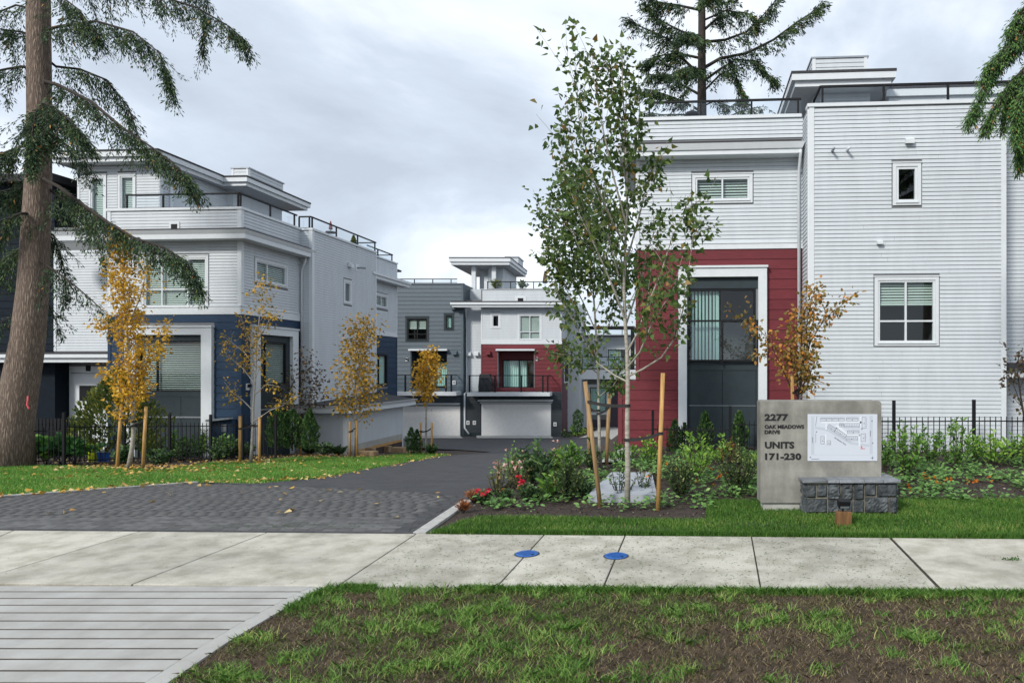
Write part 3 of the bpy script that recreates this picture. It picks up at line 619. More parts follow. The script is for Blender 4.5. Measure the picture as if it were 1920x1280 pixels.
LB.part('corner_board', WT, PF, x2, x2 + .1, zp1 - .3, z0_ - .01, 0, .03)
for p in pws: LB.window(PF, p, trim=tr, fill='blind', ft=.05, slw=.52)
SP = LB.right(x1 - .45); LB.wall(SP, 1.8, 5.8, zp1 - .4, z0_ - .002, name='penthouse_side'); LB.boards(SP, 1.7, 5.8, zp1 - .3, z0_ - .01, .1085, WS, single=False); LB.part('corner_board', WT, SP, 1.6, 1.75, zp1 - .3, z0_ - .01, 0, .03)
q = LB.part('terrace_door', WT, SP, 2.1, 3.1, zp1 - .3, zp1 + 1.75, .021, .06); fbox(MB(), SP, 2.25, 2.95, zp1, zp1 + 1.6, .061, .066).build('door_panel', WS, q)
PF2 = LB.front(5.0); y0 = LB.at(PF2, 400, 360)[0]; y1 = LB.at(PF2, 474, 350)[0]; zz = LB.at(PF2, 440, 335)[1]; zz0 = LB.at(PF2, 440, 352)[1]
LB.roofslab(x1 - .5, y1, 4.6, 9.5, zz0, zz - zz0 - .05); LB.box('penthouse_rear', WS, x1 - .5, y1 - 1.2, 5.4, 9, zp1 - .4, zz0 - .002)
CF = LB.front(6.0); c0 = LB.at(CF, 435, 330)[0]; c1 = LB.at(CF, 466, 330)[0]; cz = LB.at(CF, 450, 314)[1]
LB.box('chimney', WS, c0, c1, 6, 8.6, zz, cz - .06); LB.boards(CF, c0 + .1, c1 - .1, zz, cz - .07, .14, WS, single=False); LB.boards(LB.right(c1), 6.1, 8.5, zz, cz - .07, .14, WS, single=False); LB.box('chimney_cap', METG, c0 - .05, c1 + .05, 5.95, 8.65, cz - .06, cz)
for f, a in ((CF, c0), (CF, c1 - .1), (LB.right(c1), 6.0)): LB.part('chimney_corner', WT, f, a, a + .1, zz, cz - .062, 0, .03)
# garage wing
GF = LB.front(3.4); ug = LB.at(GF, 650, 800)[0]; GR = LB.right(ug); g0 = LB.at(GF, 570, 800)[0]; vg = LB.at(GR, 755, 800)[0]; zgt = LB.at(GF, 650, 773)[1]; zgb = LB.at(GF, 640, 836)[1]
LB.wall(GF, g0, ug, zgb - .8, zgt + .1, name='garage_wall'); LB.wall(GR, 3.6, vg, zgb - 1.2, zgt + .1, name='garage_wall')
LB.boards(GF, g0, ug - .14, zgb, zgt, .1085, WS, single=False); LB.boards(GR, 3.54, vg - .1, zgb, zgt, .1085, WS, single=False)
LB.part('corner_board', WT, GF, ug - .14, ug + .031, zgb - .1, zgt, 0, .031); LB.part('corner_board', WT, GR, 3.401, 3.54, zgb - .1, zgt, 0, .0305); LB.part('corner_board', WT, GR, vg - .1, vg, zgb - 1.2, zgt, 0, .031)
LB.part('foundation', FOUND, GF, g0, ug + .012, zgb - .8, zgb - .002, 0, .012); LB.part('foundation', FOUND, GR, 3.39, vg - .1, zgb - .26, zgb - .002, 0, .012); LB.part('sill_timber', STAKE, GR, 4.0, vg - .1, zgb - .38, zgb - .262, 0, .02); LB.part('foundation_skirt', M('dark_brown_skirt', (.05, .033, .03), .8, var=.2), GR, 3.4, vg - .1, zgb - 1.3, zgb - .382, 0, .015)
gr = LB.box('garage_roof', WT, g0 - .3, ug + .45, 3.4 - .45, vg + .5, zgt, zgt + .17)
MB().hexa([(g0 - .3, 2.95, zgt + .171), (ug + .46, 2.94, zgt + .171), (ug + .46, vg + .5, zgt + .171), (g0 - .3, vg + .5, zgt + .171), (g0 - .3, 2.87, zgt + .30), (ug + .54, 2.87, zgt + .30), (ug + .54, vg + .58, zgt + .30), (g0 - .3, vg + .58, zgt + .30)]).build('gutter', WT, gr)
MB().hexa([(g0 - .3, 2.9, zgt + .302), (ug + .45, 2.9, zgt + .302), (ug + .45, vg + .5, zgt + .302), (g0 - .3, vg + .5, zgt + .302), (g0 - .3, 2.9, zgt + .34), (ug + .45, 2.9, zgt + .34), (us, vg + .5, zgt + .62), (us - 1.6, v4 - .1, zgt + .62)]).build('roof_membrane', ROOF, gr)
parasol(620, 437, 30.3, .55, 'folded dark red parasol behind the left roof railing', mat=REDT)
# dark navy neighbour at the left edge
NBm = Bld('dark navy townhouse at the left edge behind the fir trunk', tuple(LB.loc + Matrix.Rotation(LB.r, 3, 'Z') @ Vector((-12, 1.62, 0))), -3.7, group=None)
NF = NBm.front(0); na = NBm.at(NF, 103, 600)[0]; nz = NBm.at(NF, 60, 345)[1]
nwin = NBm.rect(NF, (-120, 560, -40, 640))
NBm.wall(NF, -9, na, -1.5, nz, [nwin], mat=NAVYD); NBm.boards(NF, -9, na, -1.4, nz - .1, .285, NAVYD, [hb(nwin)], name='dark_board'); NBm.window(NF, nwin, cols=(.5,), trim=.1, tm=NAVYD, fm=BLK, fill='blind')
NBm.box('roof', ROOF, -9.3, na + .3, -.4, 9, nz + .001, nz + .3); NBm.box('side_wall', NAVYD, na - .2, na, .2, 9, -1.5, nz - .001)

# ======== centre pair at the end of the drive
YC = 47.0; p0 = W(868, 690, YC)
CG = Bld('slate grey townhouse at the end of the driveway', (p0.x, YC, -2.6), 0)
CF_ = CG.front(0); gl = CG.at(CF_, 735, 700)[0]; gt = CG.at(CF_, 800, 531)[1] + 0
def cz(b, f, y): return b.at(f, 900, y)[1]
for b in (CG,): b.loc = Vector((p0.x, YC, -2.6))
gw1 = CG.rect(CF_, (764, 597, 801, 637)); gw2 = CG.rect(CF_, (836, 591, 848, 616)); gd = CG.rect(CF_, (779, 676, 836, 727)); gre = CG.rect(CF_, (771, 658, 838, 728))
gdk = cz(CG, CF_, 733)
CG.wall(CF_, gl, 0, 0, gt, [gw1, gw2, gre], mat=GREY); CG.boards(CF_, gl, -.12, gdk, gt - .08, .285, GREY, [hb(gw1), hb(gw2), (gre[0] - .05, gre[1] + .05, gre[2], gre[3] + .05)], name='grey_board', butt=.03)
CG.part('corner_board', GREY, CF_, -.12, .035, 0, gt - .08, 0, .035); CG.part('parapet_cap', GREY, CF_, gl, .06, gt - .08, gt, -.3, .06)
CG.box('side_wall', GREY, -.2, 0, .2, 9, 0, gt - .01); CG.boards(CG.right(0), .1, 3, gdk, gt - .08, .285, GREY, single=False, name='grey_board'); CG.box('roof', ROOF, gl, -.2, .3, 9, gt - .4, gt - .3)
CG.window(CF_, gw1, cols=(.5,), rows=(.27,), trim=.14, tm=CHAR, fm=BLK, ft=.08, fill='blind', blind_to=.55); CG.window(CF_, gw2, trim=.14, tm=CHAR, fm=BLK, ft=.08, fill='curtain')
RC = CG.front(.9); CG.wall(RC, gre[0] - .2, gre[1] + .2, gre[2], gre[3] + .1, [gd], mat=CHAR, name='recess_wall')
CG.window(RC, (gd[0], gd[1], gd[2] + .02, gd[3]), cols=(.5,), trim=0, fm=BLK, fill='curtain', ft=.08, name='sliding_door')
for a in (gre[0], gre[1]): CG.box('recess_cheek', CHAR, a - .1 if a == gre[0] else a, a if a == gre[0] else a + .1, .2, .9, gre[2], gre[3])
CG.box('recess_ceiling', CHAR, gre[0], gre[1], .2, .9, gre[3], gre[3] + .1)
CG.part('awning_bar', WT, CF_, gre[0] - .1, gre[1] + .1, gre[3] + .02, gre[3] + .14, .03, .35)
for x, y in ((851, 577), (853, 661)): CG.vent(CF_, *CG.at(CF_, x, y), .34, .28, .25, GREY)
CG.lamp(CF_, *CG.at(CF_, 763, 674)); CG.meter(CF_, *CG.at(CF_, 852, 717))
CG.part('deck', WT, CF_, gl, -.1, cz(CG, CF_, 740), gdk, .04, 1.3)
CG.railing([(gl + .3, -1.2), (-.4, -1.2), (-.4, -.1)], gdk, cz(CG, CF_, 703) + .05, [(0, .02), (0, .25), (0, .9), (0, .985)], .05)
CG.railing([(gl + .3, -.02), (-.4, -.02)], gt, gt + .32, [(0, .3), (0, .6), (0, .9)])
gg = (CG.at(CF_, 752, 780)[0], CG.at(CF_, 867, 780)[0] - .15, .02, cz(CG, CF_, 761)); CG.part('garage_door', GAR, CF_, gg[0], gg[1], .02, gg[3], .002, .05); CG.part('garage_head', WT, CF_, gg[0], gg[1], gg[3] + .1, gg[3] + .22, 0, .3)
CG.part('garage_jamb', CHAR, CF_, gg[1] + .01, -.0, 0, gdk - .3, 0, .04)
CR = Bld('white and red townhouse with a deck over its garage, end of the driveway', (p0.x, YC, -2.6), 0)
a0 = CR.at(CF_, 902, 700)[0]; a1 = CR.at(CF_, 1053, 700)[0]; A = lambda x: CR.at(CF_, x, 700)[0]; Z = lambda y: cz(CR, CF_, y)
cw1 = CR.rect(CF_, (923, 590, 936, 613)); cw2 = CR.rect(CF_, (974, 591, 1013, 636)); cre = CR.rect(CF_, (934, 658, 1001, 728)); cd = CR.rect(CF_, (937, 674, 1001, 728)); zdk = Z(734)
CR.wall(CF_, a0, a1, 0, Z(543) - .8, [cw1, cw2, cre], mat=WW)
CR.boards(CF_, a0 + .1, a1 - .1, Z(637), Z(576), .1085, WS, [hb(cw1), hb(cw2)], single=False); CR.part('band_board', WT, CF_, a0, a1 + .03, Z(645), Z(637) - .003, 0, .04)
for a in (a0, a1 - .1): CR.part('corner_board', WT, CF_, a, a + .1, Z(637), Z(575), 0, .03)
CR.boards(CF_, a0 + .1, a1 - .1, zdk, Z(646), .285, RED, [(cre[0] - .05, cre[1] + .05, cre[2], cre[3] + .05)], name='red_board', butt=.03)
for a in (a0, a1 - .1): CR.part('red_corner_board', REDT, CF_, a, a + .1, zdk, Z(646), 0, .035)
CR.window(CF_, cw1, trim=.12, fill='none', ft=.07); CR.window(CF_, cw2, cols=(.5,), rows=(.31,), trim=.12, fill='blind', ft=.06)
CR.wall(RC, cre[0] - .2, cre[1] + .2, cre[2], cre[3] + .1, [cd], mat=REDT, name='recess_wall'); CR.window(RC, (cd[0], cd[1], cd[2] + .02, cd[3]), cols=(.5,), trim=0, fm=BLK, fill='curtain', curtain_cols=(0, .72), ft=.07, name='sliding_door')
for a in (cre[0], cre[1]): CR.box('recess_cheek', REDT, a - .1 if a == cre[0] else a, a if a == cre[0] else a + .1, .2, .9, cre[2], cre[3])
CR.box('recess_ceiling', REDT, cre[0], cre[1], .2, .9, cre[3], cre[3] + .1); CR.part('awning_bar', WT, CF_, cre[0] - .1, cre[1] + .1, cre[3] + .02, cre[3] + .14, .03, .35)
CR.lamp(CF_, *CR.at(CF_, 1007, 673)); CR.vent(CF_, *CR.at(CF_, 916, 661), .34, .28, .25, REDT)
# white strip beside it
ST = CR.front(.6); CR.wall(ST, .02, a0, 0, Z(560), mat=WW, name='strip_wall'); CR.boards(ST, .03, a0, zdk, Z(574), .1085, WS, single=False)
for x in (880, 894): CR.vent(ST, *CR.at(ST, x, 663), .32, .3, .25)
CR.downspout([(.30, -.45, Z(571)), (.30, -.3, Z(578)), (.12, .3, Z(590)), (.12, .5, Z(600)), (.12, .5, Z(735)), (.14, -.08, Z(738)), (.14, -.08, .6), (.5, -.3, .2)], r=.06)
# side, eaves, terrace
SR = CR.right(a1); CR.wall(SR, .2, 3.4, 0, Z(543) - .8, mat=PLUM, name='side_wall'); CR.boards(SR, .1, 3.4, Z(637), Z(576), .1085, WS, single=False); CR.boards(SR, .1, 3.4, 0, Z(646), .6, PLUM, single=False, name='plum_board')
sw_ = CR.rect(SR, (1057, 676, 1065, 718)); q = CR.part('side_window', WT, SR, sw_[0], sw_[1], sw_[2], sw_[3], .02, .06); fbox(MB(), SR, sw_[0] + .15, sw_[1] - .15, sw_[2] + .1, sw_[3] - .1, .061, .065).build('pane', BLK, q)
CR.box('rear_wall', WS, a1 - .2, a1 + .9, 3.4, 9, 0, Z(560)); CR.boards(CR.front(3.4), a1, a1 + .9, .1, Z(590), .1085, WS, single=False)
zee = Z(577)
e_ = CR.box('eave', WT, -.6, a1 + .6, -.6, .0, zee, zee + .16); CR.box('gutter', WT, -.7, a1 + .7, -.7, -.002, zee + .162, zee + .32, e_); CR.box('flashing', ROOF, -.65, a1 + .65, -.65, -.004, zee + .322, zee + .42, e_)
e2 = CR.box('side_eave', WT, a1, a1 + .6, .002, 7, zee, zee + .159); CR.box('side_gutter', WT, a1, a1 + .7, .001, 7, zee + .161, zee + .319, e2)
PC = CR.front(.5); pz0, pz1 = cz(CR, PC, 562), cz(CR, PC, 542); pa0, pa1 = CR.at(PC, 902, 550)[0], CR.at(PC, 1054, 550)[0]
CR.box('parapet', WW, pa0, pa1, .5, .7, zee, pz1 - .05); CR.boards(PC, pa0 + .1, pa1 - .1, pz0 - .2, pz1 - .08, .1085, WS, single=False); CR.part('parapet_cap', WT, PC, pa0 - .05, pa1 + .05, pz1 - .05, pz1, -.3, .06)
CR.box('parapet_side', WS, pa1 - .2, pa1, .7, 8, zee, pz1 - .06); CR.box('parapet_return', WS, .15, pa0, 1.4, 1.6, zee, pz1 + .1); CR.box('roof', ROOF, a0 - 1.6, a1 - .2, .7, 9, pz0 - .3, pz0 - .2)
q = CR.part('scupper', WT, PC, A(971) - .3, A(971) + .5, pz0 - .1, pz0 + .28, 0, .04); fbox(MB(), PC, A(971) - .1, A(971) + .3, pz0 - .1, pz0 + .12, .041, .045).build('opening', BLK, q)
CR.railing([(CR.at(PC, 912, 535)[0], .65), (pa1 - .1, .65), (pa1 - .1, 6)], pz1, cz(CR, PC, 527), [(0, .01), (0, .32), (0, .63), (0, .98)])
PH = CR.front(2.0); h0, h1 = CR.at(PH, 842, 490)[0], CR.at(PH, 957, 490)[0]; hz0, hz1 = cz(CR, PH, 496), cz(CR, PH, 482)
CR.roofslab(h0, h1, 2.0, 8.8, hz0, hz1 - hz0 - .07)
c0, c1 = CR.at(PH, 880, 520)[0], CR.at(PH, 926, 520)[0]
for c in (c0, c1 - .3): CR.box('column', WT, c, c + .3, 2.6, 2.9, pz0, hz0 - .002)
CR.box('penthouse_wall', WS, c0 + .1, h1 - .8, 4.6, 8.3, pz0 - .2, hz0 - .001); CR.box('penthouse_side', WS, h1 - 1.9, h1 - .8, 3.2, 4.599, pz0 - .2, hz0 - .002); CR.box('terrace_screen', WT, CR.at(PH, 900, 520)[0], CR.at(PH, 908, 520)[0], 3.2, 3.5, pz0, cz(CR, PH, 514))
CR.box('chimney', WS, h1 - 1, h1 - .0, 5, 7, hz1, hz1 + .45); CR.box('chimney_cap', METG, h1 - 1.05, h1 + .05, 4.95, 7.05, hz1 + .45, hz1 + .55)
# deck, garage
CR.part('deck', WT, CF_, a0 - .65, a1 - .65, Z(741), zdk, .04, 1.3)
CR.railing([(a0 - .55, -1.2), (a1 - .75, -1.2), (a1 - .75, -.1)], zdk, Z(704) + .05, [(0, .01), (0, .33), (0, .66), (0, .93), (0, .99)], .05)
CR.part('garage_surround', CHAR, CF_, .02, A(903), 0, Z(742), .0, .03)
CR.boards(CF_, .25, A(901), .25, Z(742), .285, SLATED, single=False, name='dark_board', d=.03); CR.boards(CF_, A(1034), a1 - .0, 0, Z(735), .285, SLATED, single=False, name='dark_board', d=.002)
cg = (A(903), A(1033), .02, Z(757)); CR.part('garage_door', GAR, CF_, cg[0], cg[1], .02, cg[3], .002, .05); CR.part('garage_lintel', WT, CF_, cg[0] - .1, cg[1] + .1, cg[3] + .05, cg[3] + .12, 0, .12); CR.part('garage_head', WT, CF_, cg[0] - .2, cg[1] + .15, Z(752), Z(749), 0, .3); CR.part('beam', CHAR, CF_, cg[0] - .2, cg[1] + .2, Z(747), Z(742), 0, .1)
for x in (878, 890): CR.meter(CF_, *CR.at(CF_, x, 792))
CR.meter(CF_, *CR.at(CF_, 1041, 795))
parasol(1022, 541, YC + 3, 1.35, 'folded brown parasol on the roof terrace of the centre townhouse')
# covered barbecue on the deck
bq = CR.at(CF_, 908, 735, 1.0); o = thing('covered_barbecue', 'barbecue under a black cover on the centre deck', 'barbecue', (CR.loc.x + bq[0], YC - .65, CR.loc.z + zdk))
bm = bmesh.new(); bmesh.ops.create_cube(bm, size=1); bmesh.ops.subdivide_edges(bm, edges=bm.edges, cuts=5, use_grid_fill=True)
for v in bm.verts:
    z = v.co.z + .5; n = math.sin(v.co.x * 17 + v.co.z * 9) * .025 + RD.uniform(-.015, .015)
    s_ = 1 - .22 * z ** 4; v.co = Vector((v.co.x * .85 * s_ * (1 + n), v.co.y * .6 * s_ * (1 + n), z * 1.25 * (1 + n * .3)))
me = bpy.data.meshes.new('cover'); bm.to_mesh(me); bm.free(); me.materials.append(COVER); link(bpy.data.objects.new('cover', me), o)
for x in (-.3, .3): MB().tube([(x, -.31, .06), (x, -.26, .06)], .07, 8).build('wheel', BLK, o)

# ======== farther townhouse seen through the maples
YB = 54.0; p0 = W(1072, 690, YB)
BG = Bld('far white townhouse with a balcony, seen between the maples', (p0.x, YB, -2.7), 0)
BF = BG.front(0); ZB = lambda y: BG.at(BF, 1100, y)[1]; AB = lambda x: BG.at(BF, x, 700)[0]
bw1 = (AB(1085), AB(1120), ZB(687), ZB(655)); bw2 = (AB(1140), AB(1180), ZB(687), ZB(655)); bw3 = (AB(1106), AB(1137), ZB(772), ZB(726))
BG.wall(BF, -.5, AB(1400), 0, ZB(628), [bw1, bw2, bw3]); BG.boards(BF, 0, AB(1102), .1, ZB(712), .1085, WS, single=False); BG.boards(BF, 0, AB(1195), ZB(690), ZB(632), .1085, WS, [hb(bw1), hb(bw2)], single=False)
BG.boards(BF, AB(1103), AB(1175), .1, ZB(711), .6, PURP, [hb(bw3)], name='purple_board')
for wq in (bw1, bw2): BG.window(BF, wq, cols=(.5,), trim=.1, fm=BLK, fill='curtain', curtain_cols=(0, .6))
BG.window(BF, bw3, trim=.22, fill='curtain', fm=BLK)
BG.part('balcony', WT, BF, AB(1076), AB(1197), ZB(710), ZB(693), .03, 1.8); BG.railing([(AB(1078), -1.7), (AB(1195), -1.7)], ZB(693), ZB(685) + .7, [(0, .15), (0, .4), (0, .65), (0, .9)])
for x in (1079, 1187): BG.box('post', BLK, AB(x) - .15, AB(x) + .15, -1.75, -1.5, ZB(704), ZB(617))
BG.box('canopy', BLK, AB(1076), AB(1192), -1.8, -.01, ZB(618), ZB(615)); BG.railing([(0, .1), (AB(1190), .1)], ZB(628), ZB(618) + .3, [(0, .2), (0, .5), (0, .8)])
BG.box('roof', ROOF, -.4, AB(1400), .2, 8, ZB(628) - .2, ZB(628) - .1)
# ---------------------------------------------------------------- ground, road, pavement
gx = np.concatenate([[-500, -200, -90, -60], np.arange(-44, 31, 1.0), [45, 100, 250, 600]]); gy = np.concatenate([[-200, -60, -20], np.arange(-5, 72, 1.0), [90, 150, 300, 700]])
XX, YY = np.meshgrid(gx, gy); ZZ = zt(XX, YY) - .12
V = np.stack([XX, YY, ZZ], -1).reshape(-1, 3); nx, ny = len(gx), len(gy)
ii = (np.arange(ny - 1)[:, None] * nx + np.arange(nx - 1)[None, :]).ravel()
mknp('ground', V, np.stack([ii, ii + 1, ii + nx + 1, ii + nx], -1), SOIL, kind='structure', label='bare brown soil under the whole site')
def sheet(name, poly, dz, mat, step=1.0, thick=0, **k):
    bm = bmesh.new(); vs = [bm.verts.new((x, y, 0)) for x, y in poly]; f = bm.faces.new(vs); f.normal_update()
    if f.normal.z < 0: f.normal_flip()
    bmesh.ops.triangulate(bm, faces=bm.faces[:])
    for ax in (0, 1):
        lo = math.floor(min(p[ax] for p in poly) / step) * step; hi = max(p[ax] for p in poly); c = lo
        while c < hi:
            c += step; n = Vector((1, 0, 0)) if ax == 0 else Vector((0, 1, 0))
            bmesh.ops.bisect_plane(bm, geom=bm.verts[:] + bm.edges[:] + bm.faces[:], plane_co=n * c, plane_no=n)
    for v in bm.verts: v.co.z = float(zt(v.co.x, v.co.y)) + dz
    me = bpy.data.meshes.new(name); bm.to_mesh(me); bm.free(); me.materials.append(mat)
    return link(bpy.data.objects.new(name, me), **k)
def XY(l): return [tuple(G(x, y)[:2]) for x, y in l]
def inpoly(P, poly):
    x, y = P[:, 0], P[:, 1]; r = np.zeros(len(P), bool); q = np.array(poly)
    for (x0, y0), (x1, y1) in zip(q, np.roll(q, -1, 0)):
        c = ((y0 > y) != (y1 > y)); r ^= c & (x < (x1 - x0) * (y - y0) / (y1 - y0 + 1e-12) + x0)
    return r
lawn_front = XY([(-260, 946), (0, 930), (370, 903), (480, 905), (600, 895), (720, 873), (845, 852)])
lawn_back = XY([(800, 848), (700, 856), (640, 856), (560, 856), (480, 863), (400, 866), (300, 880), (200, 874), (0, 871), (-260, 871)])
lawn_l = lawn_front + lawn_back
pav_far = XY([(370, 903), (600, 913), (760, 921), (868, 931)])
sheet('left_garden_bed', [(-40, 11.2)] + lawn_front[0:1] + lawn_front[1:] + [(-4.6, 31), (-9, 33), (-40, 36)], -.055, MULCH, kind='structure', label='dark mulch bed below the navy townhouse')
sheet('left_lawn', lawn_l, -.02, TURF, kind='structure', label='strip of mown lawn soil left of the driveway')
right_edge = [(xe(11.3), 11.3), (xe(15) , 15), (xe(20), 20), (xe(25), 25)]
sheet('driveway', pav_far + right_edge + [(-.6, 29), (3, 33), (3, 46.6), (-24, 46.6), (-24, 44), (-9.5, 33), (-7.2, 30.5)] + lawn_front[:1:-1][:4] + lawn_front[2:3], -.012, ASPH, kind='structure', label='black asphalt driveway running down between the townhouses')
sw_far = lambda px: 993.5 + .0085 * px
sw_near = lambda px: 1092.5 + .0085 * px
sheet('right_garden_bed', [(-3.2, 9.3), (26, 9.0), (26, 19.5), (-.6, 20.5), (-1.6, 30), (-2.0, 26), (xe(20) + .15, 20), (xe(11.3) + .18, 11.3)], -.03, MULCH, kind='structure', label='dark mulch bed behind the entrance sign')
lawn_r = XY([(800, sw_far(800)), (1300, sw_far(1300)), (2150, sw_far(2150)), (2150, 934), (1690, 936), (1430, 938), (1326, 936), (1323, 974), (1200, 972), (1000, 967), (900, 968), (862, 977), (830, 990)])
sheet('right_lawn', lawn_r, -.012, TURF, kind='structure', label='strip of lawn soil along the pavement in front of the sign')
sheet('garden_path', XY([(1085, 821), (1160, 786), (1200, 784), (1200, 800), (1140, 819)]), .02, KERB, kind='structure', label='pale concrete path beyond the maples')
sheet('side_path', XY([(1120, 868), (1165, 842), (1185, 836), (1182, 868)]), .025, KERB, kind='structure', label='pale concrete path beside the red wall')
for l_, nme, lab in (([(1130, 816), (1195, 797), (1195, 822)], 'far_lawn', 'small patch of lawn beside the far path'),): sheet(nme, XY(l_), .03, TURF, kind='structure', label=lab)
for px0, px1, bb in ((748, 862, 824), (893, 1032, 819)):
    sheet('garage_apron', [(W(px0, 700, 46.9).x, 46.95), (W(px1, 700, 46.9).x, 46.95), (W(px1 + 6, 700, 44.2).x, 44.3), (W(px0, 700, 44.2).x, 44.3)], .02, KERB, kind='structure', label='concrete apron before the ' + ('left' if px0 < 800 else 'right') + ' white garage door')
# pavement slabs
GROOVE = M('joint_dirt', (.035, .028, .02), .95, var=.4, scale=12)
walk = thing('pavement', 'pale concrete pavement of large slabs crossing the picture', 'pavement'); walk['kind'] = 'structure'; del walk['category']
J = [(-860, -1700), (-390, -905), (-180, -500), (25, -200), (262, -62), (500, 247), (780, 632), (1020, 930), (1172, 1130), (1409, 1427), (1670, 1768), (2010, 2220), (2400, 2750)]
for (t0, b0), (t1, b1) in zip(J, J[1:]):
    g0 = .008 if t0 != 1670 else .02; g1 = .008 if t1 != 1670 else .02
    P = [G(t0, sw_far(t0)), G(t1, sw_far(t1)), G(b1, sw_near(b1)), G(b0, sw_near(b0))]
    d = (P[1] - P[0]).normalized(); P[0] += d * g0; P[3] += d * g0; P[1] -= d * g1; P[2] -= d * g1
    b = MB(); b.hexa([p + Vector((0, 0, -.15)) for p in reversed(P)] + [p for p in reversed(P)])
    o = b.build('paving_slab', CONC, walk)
    bv = o.modifiers.new('edge', 'BEVEL'); bv.width = .008; bv.segments = 2
MB().poly([G(-860, sw_far(-860) + 1), G(2390, sw_far(2390) + 1), G(2700, sw_near(2700) - 1), G(-1600, sw_near(-1600) - 1)]).build('joint_bed', GROOVE, walk).location.z = -.009
# ribbed crossing
ramp = thing('ribbed_crossing', 'ribbed concrete vehicle crossing between pavement and road', 'crossing'); ramp['kind'] = 'structure'; del ramp['category']
edge_px = [(612, 1099), (570, 1120), (520, 1147), (470, 1176), (420, 1206), (370, 1240), (305, 1284), (215, 1345)]
edge = [G(x, y) for x, y in edge_px]
def edge_x(y):
    ys = [p.y for p in edge][::-1]; xs = [p.x for p in edge][::-1]; return float(np.interp(y, ys, xs))
ys = [G(0, v).y for v in (1096.5, 1107.5, 1119.8, 1132.5, 1146.8, 1162, 1178, 1195, 1213.6, 1233.5, 1255)]
y = ys[-1]
while y > 3.4: y -= .19; ys.append(y)
base = [(-14, ys[0] + .05)] + [(p.x - .002, p.y) for p in edge] + [(edge[-1].x - .3, 3.2), (-14, 3.2)]
sheet('ramp_base', base, -.0095, GROOVE, parent=ramp)
for ya, yb in zip(ys, ys[1:]):
    for i in range(4):
        xa = -14 + i * 3.0; t = .02 * xa
        xr0 = edge_x(ya - .01) - .16; xr1 = edge_x(yb + .01) - .16
        if i < 3:
            x1a = x1b = xa + 3.0
        else: x1a, x1b = xr0, xr1
        if True:
            if i == 3: xa = -5
            g = .0165
            P = [Vector((xa, ya - g, 0)), Vector((x1a, ya - g, 0)), Vector((x1b, yb + g, 0)), Vector((xa, yb + g, 0))][::-1]
            MB().hexa([p + Vector((0, 0, -.04)) for p in P] + [p + Vector((0, 0, -.004)) for p in P]).build('concrete_rib', RAMP, ramp)
bd = MB()
for p, q in zip(edge, edge[1:]):
    bd.hexa([Vector((p.x - .155, p.y, -.1)), Vector((p.x, p.y, -.1)), Vector((q.x, q.y, -.1)), Vector((q.x - .155, q.y, -.1)), Vector((p.x - .155, p.y, -.003)), Vector((p.x, p.y, -.003)), Vector((q.x, q.y, -.003)), Vector((q.x - .155, q.y, -.003))])
bd.build('flush_edge', RAMP, ramp)
# kerbs
def kerbline(label, pts, w, h0, h1, n):
    k = thing('kerb', label, 'kerb'); k['kind'] = 'structure'; del k['category']
    pts = [G(*p) for p in pts]; tot = sum((q - p).length for p, q in zip(pts, pts[1:])); seg = tot / n
    for p, q in zip(pts, pts[1:]):
        m_ = max(1, round((q - p).length / seg))
        for i in range(m_):
            a = p.lerp(q, i / m_); b = p.lerp(q, (i + 1) / m_); t = (b - a).normalized(); nrm = Vector((-t.y, t.x, 0)).normalized() * w / 2
            a = a + t * .004; b = b - t * .004
            MB().hexa([a - nrm + Vector((0, 0, h0)), b - nrm + Vector((0, 0, h0)), b + nrm + Vector((0, 0, h0)), a + nrm + Vector((0, 0, h0)), a - nrm + Vector((0, 0, h1)), b - nrm + Vector((0, 0, h1)), b + nrm + Vector((0, 0, h1)), a + nrm + Vector((0, 0, h1))]).build('kerb_stone', KERB, k)
kerbline('flush concrete kerb right of the pavers', [(786, 999), (878, 937)], .17, -.1, .012, 2)
kerbline('thin concrete kerb between left lawn and pavers', [(-250, 947), (0, 931), (370, 904)], .10, -.1, .02, 8)
# pavers: running bond, the nearest as single stones
pv = thing('paver_apron', 'grey block paver apron at the mouth of the driveway', 'paving'); pv['kind'] = 'structure'; del pv['category']
apron = XY([(-420, sw_far(-420) - 1), (770, sw_far(770) - 1.5), (868, 936), (868, 931), (760, 921), (600, 913), (370, 905), (0, 932), (-420, 958)])
sheet('paver_bed', apron, -.0065, PAVD, parent=pv)
kl0, kl1 = G(768, 1000), G(868, 937); cells = []
th = math.radians(-2.0); ct, st = math.cos(th), math.sin(th); o0 = G(0, sw_far(0) - .3)
pw_, ph_ = .20, .105
roff = [RD.uniform(0, pw_) for _ in range(60)]
for r in range(0, 46):
    vy = r * ph_ + ph_ / 2
    for c in range(-75, 60):
        ux = c * pw_ + roff[r]
        x = o0.x + ux * ct - vy * st; y = o0.y + ux * st + vy * ct
        cells.append((x, y, r))
cen = np.array([(c[0], c[1]) for c in cells]); ok = inpoly(cen, apron)
kd = (kl1 - kl0).normalized()
band = np.array([abs((x - kl0.x) * kd.y - (y - kl0.y) * kd.x) for x, y in cen])
cells = [(*c, b) for c, k_, b in zip(cells, ok, band) if k_ and -14 < c[0]]
vis = sorted(cells, key=lambda c: c[1] + .02 * abs(c[0] + 5))
me_p = MB(); w_, h_ = pw_ / 2 - .0016, ph_ / 2 - .0016
me_p.hexa([(-w_, -h_, -.05), (w_, -h_, -.05), (w_, h_, -.05), (-w_, h_, -.05), (-w_ + .001, -h_ + .001, 0), (w_ - .001, -h_ + .001, 0), (w_ - .001, h_ - .001, 0), (-w_ + .001, h_ - .001, 0)])
meshes = {}
